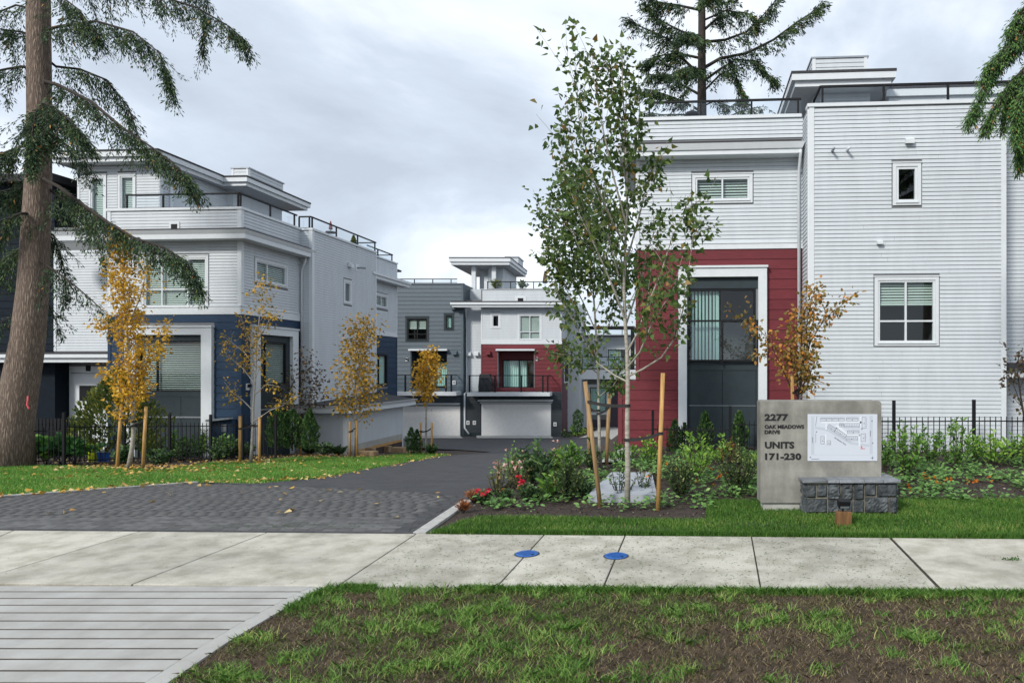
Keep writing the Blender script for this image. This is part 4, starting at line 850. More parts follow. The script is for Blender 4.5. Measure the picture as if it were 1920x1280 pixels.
for nm, mt in (('paver', PAVE), ('border_paver', PAVD)):
    m_ = bpy.data.meshes.new(nm); m_.from_pydata(me_p.V, [], me_p.F); m_.materials.append(mt); meshes[nm] = m_
rest = {'paver': MB(), 'border_paver': MB()}; cnt = {'paver': 0, 'border_paver': 0}; tones = {}
PAVJ = leafmat('paver_tones', [(0, (.086, .086, .087)), (.5, (.099, .099, .100)), (1, (.116, .116, .116))], 0, .85, 1)
for x, y, r, b in vis:
    nm = 'border_paver' if (r == 0 or b < .30) else 'paver'; z = float(zt(x, y)) + RD.uniform(-.0005, .0005) - .002
    if cnt[nm] < 290:
        cnt[nm] += 1; o = bpy.data.objects.new(nm, meshes[nm]); o.location = (x, y, z); o.rotation_euler = (math.atan(float(zt(x, y + .1) - zt(x, y - .1)) / .2), 0, th); link(o, pv)
    else:
        rr = Matrix.Rotation(th, 4, 'Z'); q = rest[nm]; n = len(q.V); dz_ = z - float(zt(x, y))
        for v in me_p.V:
            w3 = rr @ v + Vector((x, y, 0)); w3.z += float(zt(w3.x, w3.y)) + dz_; q.V.append(w3)
        q.F += [tuple(n + i for i in f) for f in me_p.F]; tones.setdefault(nm, []).append(RD.random())
for nm, q in rest.items():
    if q.V: mknp(nm, np.array([tuple(v) for v in q.V]), np.array(q.F), PAVJ, pv, np.repeat(np.array(tones[nm]) * (1 if nm == 'paver' else .35), 8), kind='stuff')
# blue lids
for (px, py), lab in (((988, 1038), 'round blue valve lid on the pavement, left one of the pair'), ((1155, 1042), 'round blue valve lid on the pavement, right one of the pair')):
    g = G(px, py); o = thing('valve_lid', lab, 'valve lid', g, RD.uniform(0, 1), 'blue valve lids in the pavement')
    MB().lathe([(.150, -.03), (.150, .004), (.139, .004), (.139, -.01)], 24).build('ring', PAVD, o)
    MB().lathe([(.136, -.03), (.136, .008), (.130, .012), (.001, .012)], 24).build('lid', BLUE, o)
    for k_ in range(5): MB().box(-.09, .09, -.08 + k_ * .037, -.066 + k_ * .037, .0125, .016).build('rib', BLUE, o)
    MB().box(-.016, .016, -.115, -.095, .012, .016).build('key_slot', BLK, o)

# ---------------------------------------------------------------- entrance sign
SY = 10.3; s0 = G(1426, 957); s0.y = SY
def sg(px, py, Y=SY): return W(px, py, Y)
sx0, sx1 = sg(1426, 900).x, sg(1653, 900).x; sz = lambda y: sg(1500, y).z
sign = thing('entrance_sign', 'cast concrete entrance sign with black lettering and a white map board', 'sign', (sx0, SY, 0)); sw = sx1 - sx0
n = 10; V = []; top = sz(751); b0 = sz(943)
prof = [(0, b0 + .02), (.02, b0)] ; outl = [(.012, b0), (sw - .012, b0), (sw, b0 + .012)]
for i in range(7):
    a = math.pi / 2 * i / 6; outl.append((sw - .055 + .055 * math.cos(a), top - .055 + .055 * math.sin(a)))
for i in range(7):
    a = math.pi / 2 * i / 6; outl.append((.03 - .03 * math.sin(a), top - .03 + .03 * math.cos(a)))
outl.append((0, b0 + .012)); m_ = len(outl)
Vs = [(x, 0, z) for x, z in outl] + [(x, .34, z) for x, z in outl]
Fs = [tuple(range(m_)), tuple(range(2 * m_ - 1, m_ - 1, -1))] + [(i + m_, (i + 1) % m_ + m_, (i + 1) % m_, i) for i in range(m_)]
o = mk('body', Vs, Fs, SIGNC, sign); bv = o.modifiers.new('edge', 'BEVEL'); bv.width = .012; bv.segments = 2; bv.limit_method = 'ANGLE'
MB().box(.05, sw - .05, .04, .30, -.1, b0 + .001).build('plinth', FOUND, sign)
def letters(txt, px, py0, py1, parent, mat, nm='letter', width=None, off=.0, ex=.006, o0_=None, d=-.004, flat=False):
    cu = bpy.data.curves.new('t', 'FONT'); cu.body = txt; cu.extrude = ex; cu.offset = off; cu.resolution_u = 3; cu.space_character = 1.04
    ob = bpy.data.objects.new('t', cu); COL.objects.link(ob); dg = bpy.context.evaluated_depsgraph_get()
    me = bpy.data.meshes.new_from_object(ob.evaluated_get(dg)); bpy.data.objects.remove(ob)
    co_ = np.zeros(len(me.vertices) * 3); me.vertices.foreach_get('co', co_); co_ = co_.reshape(-1, 3)
    x0, x1 = co_[:, 0].min(), co_[:, 0].max(); z0, z1 = co_[:, 1].min(), co_[:, 1].max()
    par = list(range(len(co_)))
    def fd(i):
        while par[i] != i: par[i] = par[par[i]]; i = par[i]
        return i
    for e_ in me.edges:
        a, b = fd(e_.vertices[0]), fd(e_.vertices[1]); par[a] = b
    return me, co_, (x0, x1, z0, z1), fd
def signtext(txt, x0, y0, x1, y1, off):
    me, c, (ax, bx, az, bz), fd = letters(txt, 0, 0, 0, None, None, off=off)
    X0, X1 = sg(x0, 0).x - sx0, sg(x1, 0).x - sx0; Z0, Z1 = sz(y1), sz(y0)
    P = np.stack([X0 + (c[:, 0] - ax) / (bx - ax) * (X1 - X0), -.004 - c[:, 2] * .7, Z0 + (c[:, 1] - az) / (bz - az) * (Z1 - Z0)], -1)
    groups = {}
    for p in me.polygons: groups.setdefault(fd(p.vertices[0]), []).append(list(p.vertices))
    for g in groups.values():
        ids = sorted({i for f in g for i in f}); mp_ = {i: k for k, i in enumerate(ids)}
        mk('letter', [P[i] for i in ids], [tuple(mp_[i] for i in f) for f in g], INK, sign)
    bpy.data.meshes.remove(me)
signtext('2277', 1433.5, 775.5, 1477.5, 788.5, .04)
signtext('OAK MEADOWS', 1433.5, 796, 1507.5, 803.2, .04)
signtext('DRIVE', 1433.5, 806, 1462.5, 813, .04)
signtext('UNITS', 1434, 827.5, 1489, 840.3, .04)
signtext('171-230', 1434.5, 849, 1502, 861.8, .04)
# map board: flat print of the estate plan
bx0, bx1, bz0, bz1 = sg(1514, 0).x - sx0, sg(1644.5, 0).x - sx0, sz(863.5), sz(776)
brd = MB().box(bx0, bx1, -.014, .001, bz0, bz1).build('map_board', PANEL, sign)
def mp2(x, y): return (bx0 + (x - 178) / (1738 - 178) * (bx1 - bx0), bz1 - (y - 192) / (1238 - 192) * (bz1 - bz0))   # plan units read off the photo
prn = {'ink': MB(), 'pale': MB(), 'road': MB(), 'red': MB()}
def ln(k_, x0, y0, x1, y1, w=3, d=-.0165):
    a = Vector((*mp2(x0, y0),)).to_2d(); b = Vector((*mp2(x1, y1),)).to_2d(); t = (b - a); 
    if t.length < 1e-6: return
    n_ = Vector((-t.y, t.x)).normalized() * w * (bx1 - bx0) / 1560 / 2
    prn[k_].poly([(p.x, d, p.y) for p in (a - n_, b - n_, b + n_, a + n_)])
def bld(x0, y0, x1, y1, w=6, n_=6, rot=None, split=.45):
    cx_, cy_ = (x0 + x1) / 2, (y0 + y1) / 2
    def T(x, y):
        if not rot: return x, y
        a = math.radians(rot); dx, dy = x - cx_, y - cy_; return cx_ + dx * math.cos(a) - dy * math.sin(a), cy_ + dx * math.sin(a) + dy * math.cos(a)
    for (a, b) in (((x0, y0), (x1, y0)), ((x1, y0), (x1, y1)), ((x1, y1), (x0, y1)), ((x0, y1), (x0, y0))): ln('ink', *T(*a), *T(*b), w)
    lw = abs(x1 - x0) > abs(y1 - y0)
    s_ = y0 + (y1 - y0) * split; 
    if lw: ln('ink', *T(x0, s_), *T(x1, s_), w * .9)
    for i in range(1, n_):
        if lw: xx = x0 + (x1 - x0) * i / n_; ln('ink', *T(xx, y0), *T(xx, s_), w * .5)
        else: yy = y0 + (y1 - y0) * i / n_; ln('ink', *T(x0 + (x1 - x0) * .5, yy), *T(x1, yy), w * .5)
    ln('ink', *T(cx_ - 9, cy_ + 14), *T(cx_ + 9, cy_ + 14), 16)
for q in ((480, 375, 1380, 375, 44), (590, 400, 590, 540, 34), (580, 640, 580, 850, 34), (1365, 230, 1365, 480, 34), (1060, 655, 1350, 655, 40), (1340, 655, 1335, 910, 38), (820, 440, 1050, 640, 60)): ln('road', *q, d=-.0150)
for q in ((340, 490, 620, 540, 60), (620, 540, 900, 700, 60), (900, 700, 1120, 830, 60), (1120, 830, 1560, 900, 55), (1600, 230, 1600, 1080, 70), (290, 250, 290, 1090, 70), (230, 1100, 1650, 1108, 6), (230, 240, 1400, 225, 6)): ln('pale', *q, d=-.0146)
bld(470, 270, 715, 345, split=.35); bld(738, 270, 995, 345, split=.35); bld(1048, 268, 1305, 345, split=.35); bld(890, 395, 982, 472); bld(1000, 398, 1335, 488, split=.7)
bld(1068, 555, 1325, 628, split=.4); bld(1035, 688, 1290, 778, split=.6); bld(1395, 262, 1485, 505, n_=5); bld(1370, 630, 1470, 800, n_=4); bld(470, 690, 548, 855, n_=3); bld(612, 785, 692, 872, n_=2)
bld(625, 460, 805, 545, rot=33, split=.6); bld(775, 575, 1045, 665, rot=33, split=.65)
for x, y in ((374, 586), (825, 502), (1390, 522), (1617, 343), (1630, 838), (238, 1155)): ln('ink', x - 13, y, x + 13, y, 24)
ln('red', 1368, 915, 1392, 915, 22); ln('red', 1366, 940, 1408, 940, 12); ln('red', 1366, 962, 1462, 962, 12)
for q in ((288, 705, 288, 835, 12), (357, 620, 357, 835, 6), (1580, 560, 1580, 690, 12), (385, 240, 352, 455, 7), (262, 1194, 432, 1194, 9)): ln('ink', *q)
ln('ink', 1585, 1168, 1668, 1168, 4); ln('ink', 1627, 1120, 1627, 1222, 4); ln('ink', 1613, 1168, 1641, 1168, 26)
for k_, mt in (('pale', PALEINK), ('road', WHITEINK), ('ink', GREYINK), ('red', REDINK)): prn[k_].build('map_print', mt, brd, kind='stuff')
me, c, (ax, bx_, az, bz_), fd = letters('Oak Meadows Drive', 0, 0, 0, None, None, off=.02, ex=0)
A0 = Vector(mp2(768, 722)); A1 = Vector(mp2(1028, 886)); t = (A1 - A0); nn = Vector((-t.y, t.x)).normalized() * .020
mk('street_name', [(A0.x + t.x * (x - ax) / (bx_ - ax) + nn.x * (yv - az) / (bz_ - az), -.0168, A0.y + t.y * (x - ax) / (bx_ - ax) + nn.y * (yv - az) / (bz_ - az)) for x, yv, _ in c], [tuple(p.vertices) for p in me.polygons], GREYINK, brd)
# stone plinth beside it
PY = 10.05; px0, px1 = W(1511, 0, PY).x, W(1683, 0, PY).x; pz = lambda y: W(1500, y, PY).z
pl = thing('stone_plinth', 'low basalt stone plinth with slate cap at the foot of the sign', 'plinth', (px0, PY, 0)); pwid = px1 - px0; pdep = .56; ptop = pz(904)
MB().box(.02, pwid - .02, .02, pdep - .02, -.1, ptop).build('mortar_core', MORT, pl)
def stone(x0, x1, z0, z1, rough, side=False):
    bm = bmesh.new(); g = .006
    nx_, nz_ = max(3, int((x1 - x0) / .03)), max(3, int((z1 - z0) / .03)); vs = {}
    for i in range(nx_ + 1):
        for k_ in range(nz_ + 1):
            u, w_ = i / nx_, k_ / nz_; e_ = min(u, 1 - u, 1.0) * (x1 - x0); f_ = min(w_, 1 - w_) * (z1 - z0)
            dome = min(1, e_ / .03) * min(1, f_ / .03)
            d = -.004 - dome * (.012 + rough * RD.uniform(0, .035))
            if i in (0, nx_) or k_ in (0, nz_): d = .018
            x = x0 + g + u * (x1 - x0 - 2 * g) + RD.uniform(-.003, .003) * dome; z = z0 + g + w_ * (z1 - z0 - 2 * g)
            vs[i, k_] = bm.verts.new((x, d, z) if not side else ((pwid - d, x, z) if side == 1 else (d, x, z)))
    for i in range(nx_):
        for k_ in range(nz_): bm.faces.new((vs[i, k_], vs[i + 1, k_], vs[i + 1, k_ + 1], vs[i, k_ + 1]))
    me = bpy.data.meshes.new('stone'); bm.to_mesh(me); bm.free(); me.materials.append(SLATE); link(bpy.data.objects.new('stone', me), pl)
X_ = lambda p: W(p, 0, PY).x - px0
for a, b, t_, bt, rg in ((1511, 1531, 907, 934, .4), (1531, 1552, 907, 933, .3), (1552, 1577, 904, 938, 1), (1577, 1600, 904, 938, 1), (1600, 1621.5, 904, 938, .7), (1621.5, 1644, 905, 931, .2), (1644, 1683, 905, 933, .25),
                         (1511, 1552, 934, 963, .4), (1552, 1575, 938, 963, .9), (1575, 1600, 938, 963, .5), (1600, 1621.5, 938, 963, .15), (1621.5, 1667, 931, 963, .8), (1667, 1683, 933, 963, .5)):
    stone(X_(a) + (0.0), X_(b), max(-.05, pz(bt)), pz(t_), rg)
for a, b, z0_, z1_ in ((0.02, .3, .26, ptop), (.3, pdep, .26, ptop), (.02, .2, -.05, .26), (.2, pdep, -.05, .26)): stone(a, b, z0_, z1_, .5, 1); stone(a, b, z0_, z1_, .5, 2)
cx_ = [1503.5, 1550, 1572, 1619, 1655, 1687]
for a, b in zip(cx_, cx_[1:]):
    x0, x1 = X_(a) + .003, X_(b) - .003; h_ = .045 + RD.uniform(-.006, .008)
    o = MB().hexa([(x0, -.05 + RD.uniform(-.01, .012), ptop + .002), (x1, -.05 + RD.uniform(-.01, .012), ptop + .002), (x1, pdep + .04, ptop + .002), (x0, pdep + .04, ptop + .002), (x0, -.045, ptop + h_), (x1, -.045, ptop + h_), (x1, pdep + .04, ptop + h_), (x0, pdep + .04, ptop + h_)]).build('cap_slab', SLATC, pl)
# garden spotlight on a wooden block
g = G(1586, 988); g.y += .06; o = thing('garden_spotlight', 'small black garden spotlight on a brown wood block before the plinth', 'spotlight', g)
bx = MB().box(-.105, .105, 0, .12, -.05, .195).build('wood_block', WOODB, o); bv = bx.modifiers.new('edge', 'BEVEL'); bv.width = .008
MB().tube([(-.005, .06, .195), (-.005, .06, .27)], .012, 8).build('stem', BLK, o)
hd = MB().hexa([(-.075, .0, .245), (.075, .0, .245), (.075, .10, .275), (-.075, .10, .275), (-.08, -.03, .345), (.08, -.03, .345), (.08, .10, .365), (-.08, .10, .365)]).build('lamp_head', BLK, o)
MB().hexa([(-.062, -.012, .252), (.062, -.012, .252), (.062, -.008, .252), (-.062, -.008, .252), (-.062, -.025, .28), (.062, -.025, .28), (.062, -.02, .28), (-.062, -.02, .28)]).build('lens', METG, hd)
# vault lid in the bed
vp = [G(1103, 938), G(1232, 938), G(1222, 894), G(1146, 894)]
vl = thing('utility_vault', 'pale concrete utility vault set in the bed beside the maple', 'utility vault', (0, 0, 0))
MB().hexa([p + Vector((0, 0, -.1)) for p in vp] + [p + Vector((0, 0, .10)) for p in vp]).build('frame', LIDC, vl)
c_ = sum(vp, Vector()) / 4
ql = [c_.lerp(p, .86) for p in vp]; MB().hexa([p + Vector((0, 0, .101)) for p in ql] + [p + Vector((0, 0, .115)) for p in ql]).build('lid', LIDC, vl)
for u, v in ((.3, .35), (.3, .75)):
    p = ql[0].lerp(ql[1], u).lerp(ql[3].lerp(ql[2], u), v); MB().box(p.x - .12, p.x + .12, p.y - .02, p.y + .02, p.z + .1155, p.z + .118).build('lifting_slot', BLK, vl)

# ---------------------------------------------------------------- fences
def fence(label, pts, zrail, spacing, post_ids, ptop, group='black picket fences', dz_low=.12):
    f = thing('fence', label, 'fence', pts[0], 0, group); o_ = Vector(pts[0])
    for i, (p, q) in enumerate(zip(pts, pts[1:])):
        p = Vector(p); q = Vector(q); d = q - p; L_ = math.hypot(d.x, d.y); n_ = max(2, round(L_ / spacing)); t = Vector((d.x / L_, d.y / L_, 0)); nrm = Vector((-t.y, t.x, 0)) * .011
        for zz in (zrail, dz_low):
            a = p - o_ + Vector((0, 0, zz)); b = q - o_ + Vector((0, 0, zz)); u = Vector((0, 0, .015))
            MB().hexa([a - nrm - u, b - nrm - u, b + nrm - u, a + nrm - u, a - nrm + u, b - nrm + u, b + nrm + u, a + nrm + u]).build('rail', BLK, f)
        for k_ in range(1, n_):
            c = p.lerp(q, k_ / n_) - o_; w_ = .0085
            MB().box(c.x - w_, c.x + w_, c.y - w_, c.y + w_, c.z + dz_low - .08, c.z + zrail + .11).build('picket', BLK, f)
    for i in post_ids:
        c = Vector(pts[i]) - o_; w_ = .034; MB().box(c.x - w_, c.x + w_, c.y - w_, c.y + w_, c.z - .2, c.z + ptop).build('post', BLK, f)
    return f
def fp(px, Y, z): v = W(px, 690, Y); return (v.x, v.y, z)
fence('black metal picket fence in front of the red wall', [fp(1224, 17.5, -.26), fp(1369, 17.2, -.26)], .86, .125, (0,), 1.36)
fence('black metal picket fence behind the entrance sign', [fp(1369, 17.2, -.13), fp(1525, 16.9, -.13)], .88, .125, (0,), 1.36)
fence('black metal picket fence before the white wall, right of the sign', [fp(1525, 16.9, -.02), fp(1676, 16.6, -.02), fp(1826, 16.55, 0), fp(1990, 16.5, 0)], .89, .138, (0, 1, 2, 3), 1.42)
lz = lambda px, Y: float(zt((px - CX) * Y / FPX, Y))
LP = [(-170, 19.2), (25, 19.5), (120, 19.6), (233, 20.7), (318, 21.3), (395, 21.9), (455, 22.4), (517, 22.9)]
fence('black metal picket fence in front of the fir and hostas', [fp(x, Y, lz(x, Y)) for x, Y in LP[:3]], 1.0, .138, (0, 1, 2), 1.55)
fence('black metal picket fence below the navy bay', [fp(x, Y, lz(x, Y)) for x, Y in LP[2:]], 1.12, .115, (1, 2, 3, 4, 5), 1.5)
ipts = [fp(50, 22.6, -.85), fp(184, 22.9, -.85)]
f = thing('fence', 'black wooden picket fence by the white entry door', 'fence', ipts[0], 0, 'black picket fences')
for k_ in range(19):
    x = (ipts[1][0] - ipts[0][0]) * k_ / 18; MB().box(x - .042, x + .042, -.012, .012, 0, 1.35 + .0 * k_).build('picket', BLK, f)
for zz in (.25, 1.1): MB().box(0, ipts[1][0] - ipts[0][0], .013, .05, zz, zz + .09).build('rail', BLK, f)
# tan edging blocks below the garage
for i, (px, py, w_, h_) in enumerate(((684, 848, .9, .22), (718, 845, .75, .24), (748, 846, .6, .2), (690, 853, .7, .16), (772, 849, .35, .1))):
    g = G(px, py); o = MB().box(-w_ / 2, w_ / 2, -.15, .15, -.15, h_).build('edging_block', TAN); o.location = g; o.rotation_euler = (0, 0, -.15)
    o['label'] = ['long tan stone block nearest the garage corner', 'tan stone block in the middle of the garage edging row', 'tan stone block near the driveway end of the edging row', 'low tan stone block in front of the edging row', 'small flat tan stone beside the garage door'][i]; o['category'] = 'stone block'; o['group'] = 'tan edging blocks by the garage'
    bv = o.modifiers.new('edge', 'BEVEL'); bv.width = .03; bv.segments = 2
# ---------------------------------------------------------------- plants
LM_MAPLE = leafmat('maple_leaf', [(0, (.030, .055, .016)), (.55, (.055, .095, .024)), (.85, (.10, .12, .03)), (1, (.17, .10, .03))], .3, gain=1.75)
LM_YEL = leafmat('yellow_leaf', [(0, (.20, .12, .03)), (.4, (.60, .35, .03)), (.8, (.68, .43, .045)), (1, (.64, .48, .15))], .35, gain=1.1)
LM_YELG = leafmat('green_gold_leaf', [(0, (.09, .09, .02)), (.35, (.30, .20, .03)), (.75, (.55, .31, .03)), (1, (.56, .36, .05))], .35, gain=1.35)
LM_OLIVE = leafmat('olive_bronze_leaf', [(0, (.07, .06, .02)), (.5, (.14, .11, .03)), (.85, (.24, .12, .03)), (1, (.42, .16, .03))], .3, gain=1.9)
LM_PURP = leafmat('dark_red_leaf', [(0, (.035, .028, .018)), (.5, (.075, .045, .028)), (.8, (.07, .075, .028)), (1, (.30, .15, .04))], .3)
LM_FIR = leafmat('fir_needles', [(0, (.012, .026, .014)), (.5, (.026, .050, .022)), (.9, (.055, .085, .025)), (1, (.22, .115, .035))], .15, .6, gain=2.0)
LM_FIRB = leafmat('bright_fir_needles', [(0, (.018, .040, .016)), (.5, (.035, .075, .022)), (.92, (.07, .12, .03)), (1, (.26, .12, .04))], .2, .6, gain=2.6)
LM_LAUREL = leafmat('laurel_leaf', [(0, (.025, .06, .014)), (.5, (.06, .13, .025)), (1, (.15, .25, .045))], .3, .4, gain=2.0)
LM_BRIGHT = leafmat('bright_laurel_leaf', [(0, (.05, .11, .02)), (.5, (.12, .22, .035)), (1, (.24, .36, .06))], .35, .4, gain=1.9)
LM_RHODO = leafmat('dark_shrub_leaf', [(0, (.014, .032, .014)), (.6, (.032, .065, .022)), (1, (.10, .16, .05))], .2, .45, gain=2.0)
LM_BOX = leafmat('boxwood_leaf', [(0, (.018, .036, .014)), (.6, (.04, .07, .022)), (.9, (.13, .16, .05)), (1, (.35, .34, .14))], .25, gain=2.0)
LM_CEDAR = leafmat('cedar_spray', [(0, (.012, .032, .012)), (.6, (.03, .068, .018)), (1, (.075, .13, .03))], .2, .6, gain=1.9)
LM_GOLD = leafmat('golden_cypress_spray', [(0, (.035, .06, .018)), (.6, (.10, .13, .03)), (1, (.22, .22, .04))], .25, .6)
LM_GRASS = leafmat('grass_blade', [(0, (.025, .06, .010)), (.5, (.052, .125, .020)), (.85, (.10, .19, .035)), (1, (.26, .25, .09))], .3, gain=1.8)
LM_TUFT = leafmat('rough_grass_blade', [(0, (.045, .10, .020)), (.5, (.10, .20, .04)), (.85, (.20, .30, .075)), (1, (.34, .30, .13))], .3, gain=1.75)
LM_LAWN = leafmat('lawn_blade', [(0, (.035, .085, .014)), (.5, (.075, .18, .028)), (.85, (.13, .25, .045)), (1, (.30, .29, .10))], .3, gain=1.9)
LM_MAT = leafmat('matted_grass_blade', [(0, (.05, .055, .02)), (.4, (.07, .115, .025)), (.75, (.13, .165, .05)), (1, (.26, .20, .10))], .25, gain=1.4)
LM_DRY = leafmat('dry_grass_blade', [(0, (.045, .032, .02)), (.5, (.125, .095, .052)), (.85, (.20, .16, .085)), (1, (.30, .25, .15))], .2)
LM_COVER = leafmat('ground_cover_leaf', [(0, (.035, .08, .022)), (.6, (.09, .18, .05)), (1, (.19, .29, .09))], .3, gain=1.9)
LM_HOSTA = leafmat('hosta_leaf', [(0, (.03, .08, .025)), (.6, (.07, .19, .06)), (1, (.22, .40, .06))], .3, .4)
LM_FALL = leafmat('fallen_leaf', [(0, (.30, .17, .06)), (.5, (.55, .34, .06)), (1, (.62, .50, .26))], .1, gain=1.05)
LM_CHIP = leafmat('bark_chip', [(0, (.02, .014, .011)), (.7, (.075, .05, .036)), (.93, (.13, .11, .09)), (1, (.34, .31, .28))], 0, .9, gain=1.05)
LM_ORANGE = leafmat('orange_petal', [(0, (.40, .09, .01)), (1, (.55, .20, .01))], .2, gain=1)
LM_PINKP = leafmat('pink_petal', [(0, (.75, .30, .25)), (1, (.85, .58, .52))], .2, gain=1.05)
LM_REDP = leafmat('red_petal', [(0, (.55, .01, .03)), (1, (.75, .04, .10))], .2, gain=1.05)
LM_RUST = leafmat('rust_grass', [(0, (.13, .045, .02)), (1, (.34, .13, .04))], .2)
LM_ROSE = leafmat('rose_leaf', [(0, (.04, .05, .02)), (.6, (.09, .10, .035)), (1, (.18, .10, .05))], .25, gain=1.9)
def nrm(a): return a / np.maximum(np.linalg.norm(a, axis=-1, keepdims=True), 1e-9)
SH_KITE = [(0, 0, 0), (.45, .5, .06), (1, 0, -.05), (.45, -.5, .06)]
SH_MAPLE = [(0, 0, 0), (.12, .50, .05), (.50, .30, .03), (1, 0, -.12), (.50, -.30, .03), (.12, -.50, .05)]
SH_OVAL = [(0, 0, 0), (.3, .42, .05), (.72, .36, .04), (1, 0, -.06), (.72, -.36, .04), (.3, -.42, .05)]
def leaves(name, pos, dv, size, tint, mat, parent=None, asp=.7, shape=SH_KITE, flat=None, **k):
    pos = np.asarray(pos, float); dv = nrm(np.asarray(dv, float)); n = len(pos); size = np.broadcast_to(size, n)[:, None]
    rnd = NP.normal(size=(n, 3)) if flat is None else np.array([0, 0, 1.0]) + NP.normal(size=(n, 3)) * flat
    sd = nrm(np.cross(dv, rnd)); nn = np.cross(sd, dv); c = len(shape)
    V = np.stack([pos + dv * size * u + sd * size * asp * v + nn * size * w for u, v, w in shape], 1).reshape(-1, 3)
    return mknp(name, V, np.arange(n * c).reshape(n, c), mat, parent, np.repeat(tint, c), **k)
def curve(p, d, L_, up, n=6, wob=.12):
    p = Vector(p); d = Vector(d).normalized(); out = [p.copy()]
    for i in range(n):
        d = (d + Vector((RD.gauss(0, wob), RD.gauss(0, wob), up / n + RD.gauss(0, wob * .5)))).normalized(); p = p + d * (L_ / n); out.append(p.copy())
    return out
def samp(path, t):
    s = t * (len(path) - 1); i = min(int(s), len(path) - 2); f = s - i; return path[i].lerp(path[i + 1], f), (path[i + 1] - path[i]).normalized()
def tree(name, label, cat, base, trunk, r0, r1, heroes=(), nl=14, t0=.25, t1=.95, ln=lambda t: .8, pitch=.9, up=.5, twigs=4, per=14, size=.08, spread=.10, tint=(.5, .25), bark=None, lm=None, shape=SH_MAPLE, droop=.7, lstart=.3, group=None, top=10, asp=.75, gap=0):
    base = Vector(base); o = thing(name, label, cat, base, 0, group); bark = bark or BARKG
    tr = [Vector(p) - base for p in trunk]; tb = MB(); n = len(tr)
    tb.tube(tr, [r0 + (r1 - r0) * (i / (n - 1)) ** .8 for i in range(n)], 9); tb.build('trunk', bark, o, True)
    lb = MB(); limbs = []
    for h in heroes:
        q = [Vector(p) - base for p in h]; limbs.append((q, r0 * .38))
    for i in range(nl):
        t = t0 + (t1 - t0) * (i + RD.random() * .8) / nl; p, d = samp(tr, t); az = i * 2.4 + RD.uniform(-.5, .5); L_ = ln(t) * RD.uniform(.75, 1.2)
        dr = Vector((math.cos(az), math.sin(az), pitch * RD.uniform(.7, 1.3))); limbs.append((curve(p, dr, L_, up), (r0 + (r1 - r0) * t) * .42))
    pos, dv, tt = [], [], []
    def foliate(path, m, r=0):
        for _ in range(m):
            p, d = samp(path, lstart + (1 - lstart) * RD.random() if r == 0 else RD.uniform(.1, 1.0))
            j = Vector((RD.gauss(0, 1), RD.gauss(0, 1), RD.gauss(0, 1))) * spread
            pos.append(p + j); q = (j.normalized() * .8 + d * .5 + Vector((0, 0, -droop)) + Vector((RD.gauss(0, .4), RD.gauss(0, .4), RD.gauss(0, .4)))); dv.append(q); tt.append(RD.gauss(*tint))
    for q, r in limbs:
        m_ = len(q); lb.tube(q, [max(.003, r * (1 - .85 * i / (m_ - 1))) for i in range(m_)], 5, False); L_ = sum((b - a).length for a, b in zip(q, q[1:]))
        foliate(q, int(per * L_))
        for _ in range(int(twigs * L_ + .5)):
            p, d = samp(q, RD.uniform(.25, .95)); w_ = curve(p, d + Vector((RD.gauss(0, .8), RD.gauss(0, .8), RD.gauss(.2, .5))), RD.uniform(.2, .5) * (.5 + .5 * L_), up * .6, 4)
            lb.tube(w_, [max(.0025, r * .3 * (1 - .8 * i / 4)) for i in range(5)], 4, False); foliate(w_, int(per * .45), 1)
    foliate(tr[int(n * .6):], top)
    lb.build('branches', bark, o, True)
    if pos: leaves('crown', pos, dv, np.array([size * RD.uniform(.65, 1.25) for _ in pos]), np.clip(tt, 0, 1), lm, o, asp, shape, kind='stuff')
    return o
def pxpath(l, Y): return [W(x, y, Y + (d[0] if d else 0)) for x, y, *d in l]
# the two maples beside the driveway
B1 = G(1176, 949); Y1 = B1.y
T1 = [B1] + pxpath([(1177, 880), (1176, 800), (1177, 720), (1176, 660), (1172, 600), (1170, 540), (1172, 470), (1176, 380), (1174, 300), (1170, 220), (1167, 150), (1164, 80)], Y1)
H1 = [pxpath(l, Y1) for l in (
    [(1178, 705), (1205, 692, -.1), (1240, 670, -.3), (1268, 630, -.4), (1282, 575, -.4), (1290, 520, -.35), (1300, 440, -.3), (1325, 430, -.3)],
    [(1177, 716), (1150, 702, .2), (1120, 680, .4), (1095, 640, .6), (1075, 600, .6), (1050, 560, .6)],
    [(1176, 660), (1195, 625, -.2), (1215, 570, -.3), (1240, 510, -.4), (1262, 440, -.5), (1290, 390, -.5), (1315, 375, -.5)],
    [(1173, 600), (1150, 540, -.2), (1120, 470, -.4), (1085, 400, -.5), (1060, 330, -.5), (1048, 240, -.5)],
    [(1172, 560), (1150, 480, .2), (1130, 400, .3), (1105, 310, .4), (1085, 220, .4), (1080, 120, .4)],
    [(1172, 500), (1195, 420, .2), (1215, 340, .3), (1235, 300, .3), (1240, 290, .3)],
    [(1174, 420), (1150, 330, -.2), (1130, 240, -.3), (1115, 160, -.3), (1110, 100, -.3)],
    [(1174, 360), (1190, 280, .2), (1200, 210, .2), (1195, 160, .2)],
    [(1176, 690), (1200, 660, -.4), (1225, 600, -.6), (1262, 545, -.7), (1280, 480, -.7)],
    [(1173, 610), (1190, 560, .4), (1205, 500, .6), (1225, 440, .6), (1235, 420, .6)],
    [(1174, 300), (1160, 230, .3), (1150, 170, .3), (1145, 110, .3)],
    [(1172, 460), (1150, 420, -.5), (1120, 350, -.7), (1075, 290, -.8), (1062, 200, -.8)])]
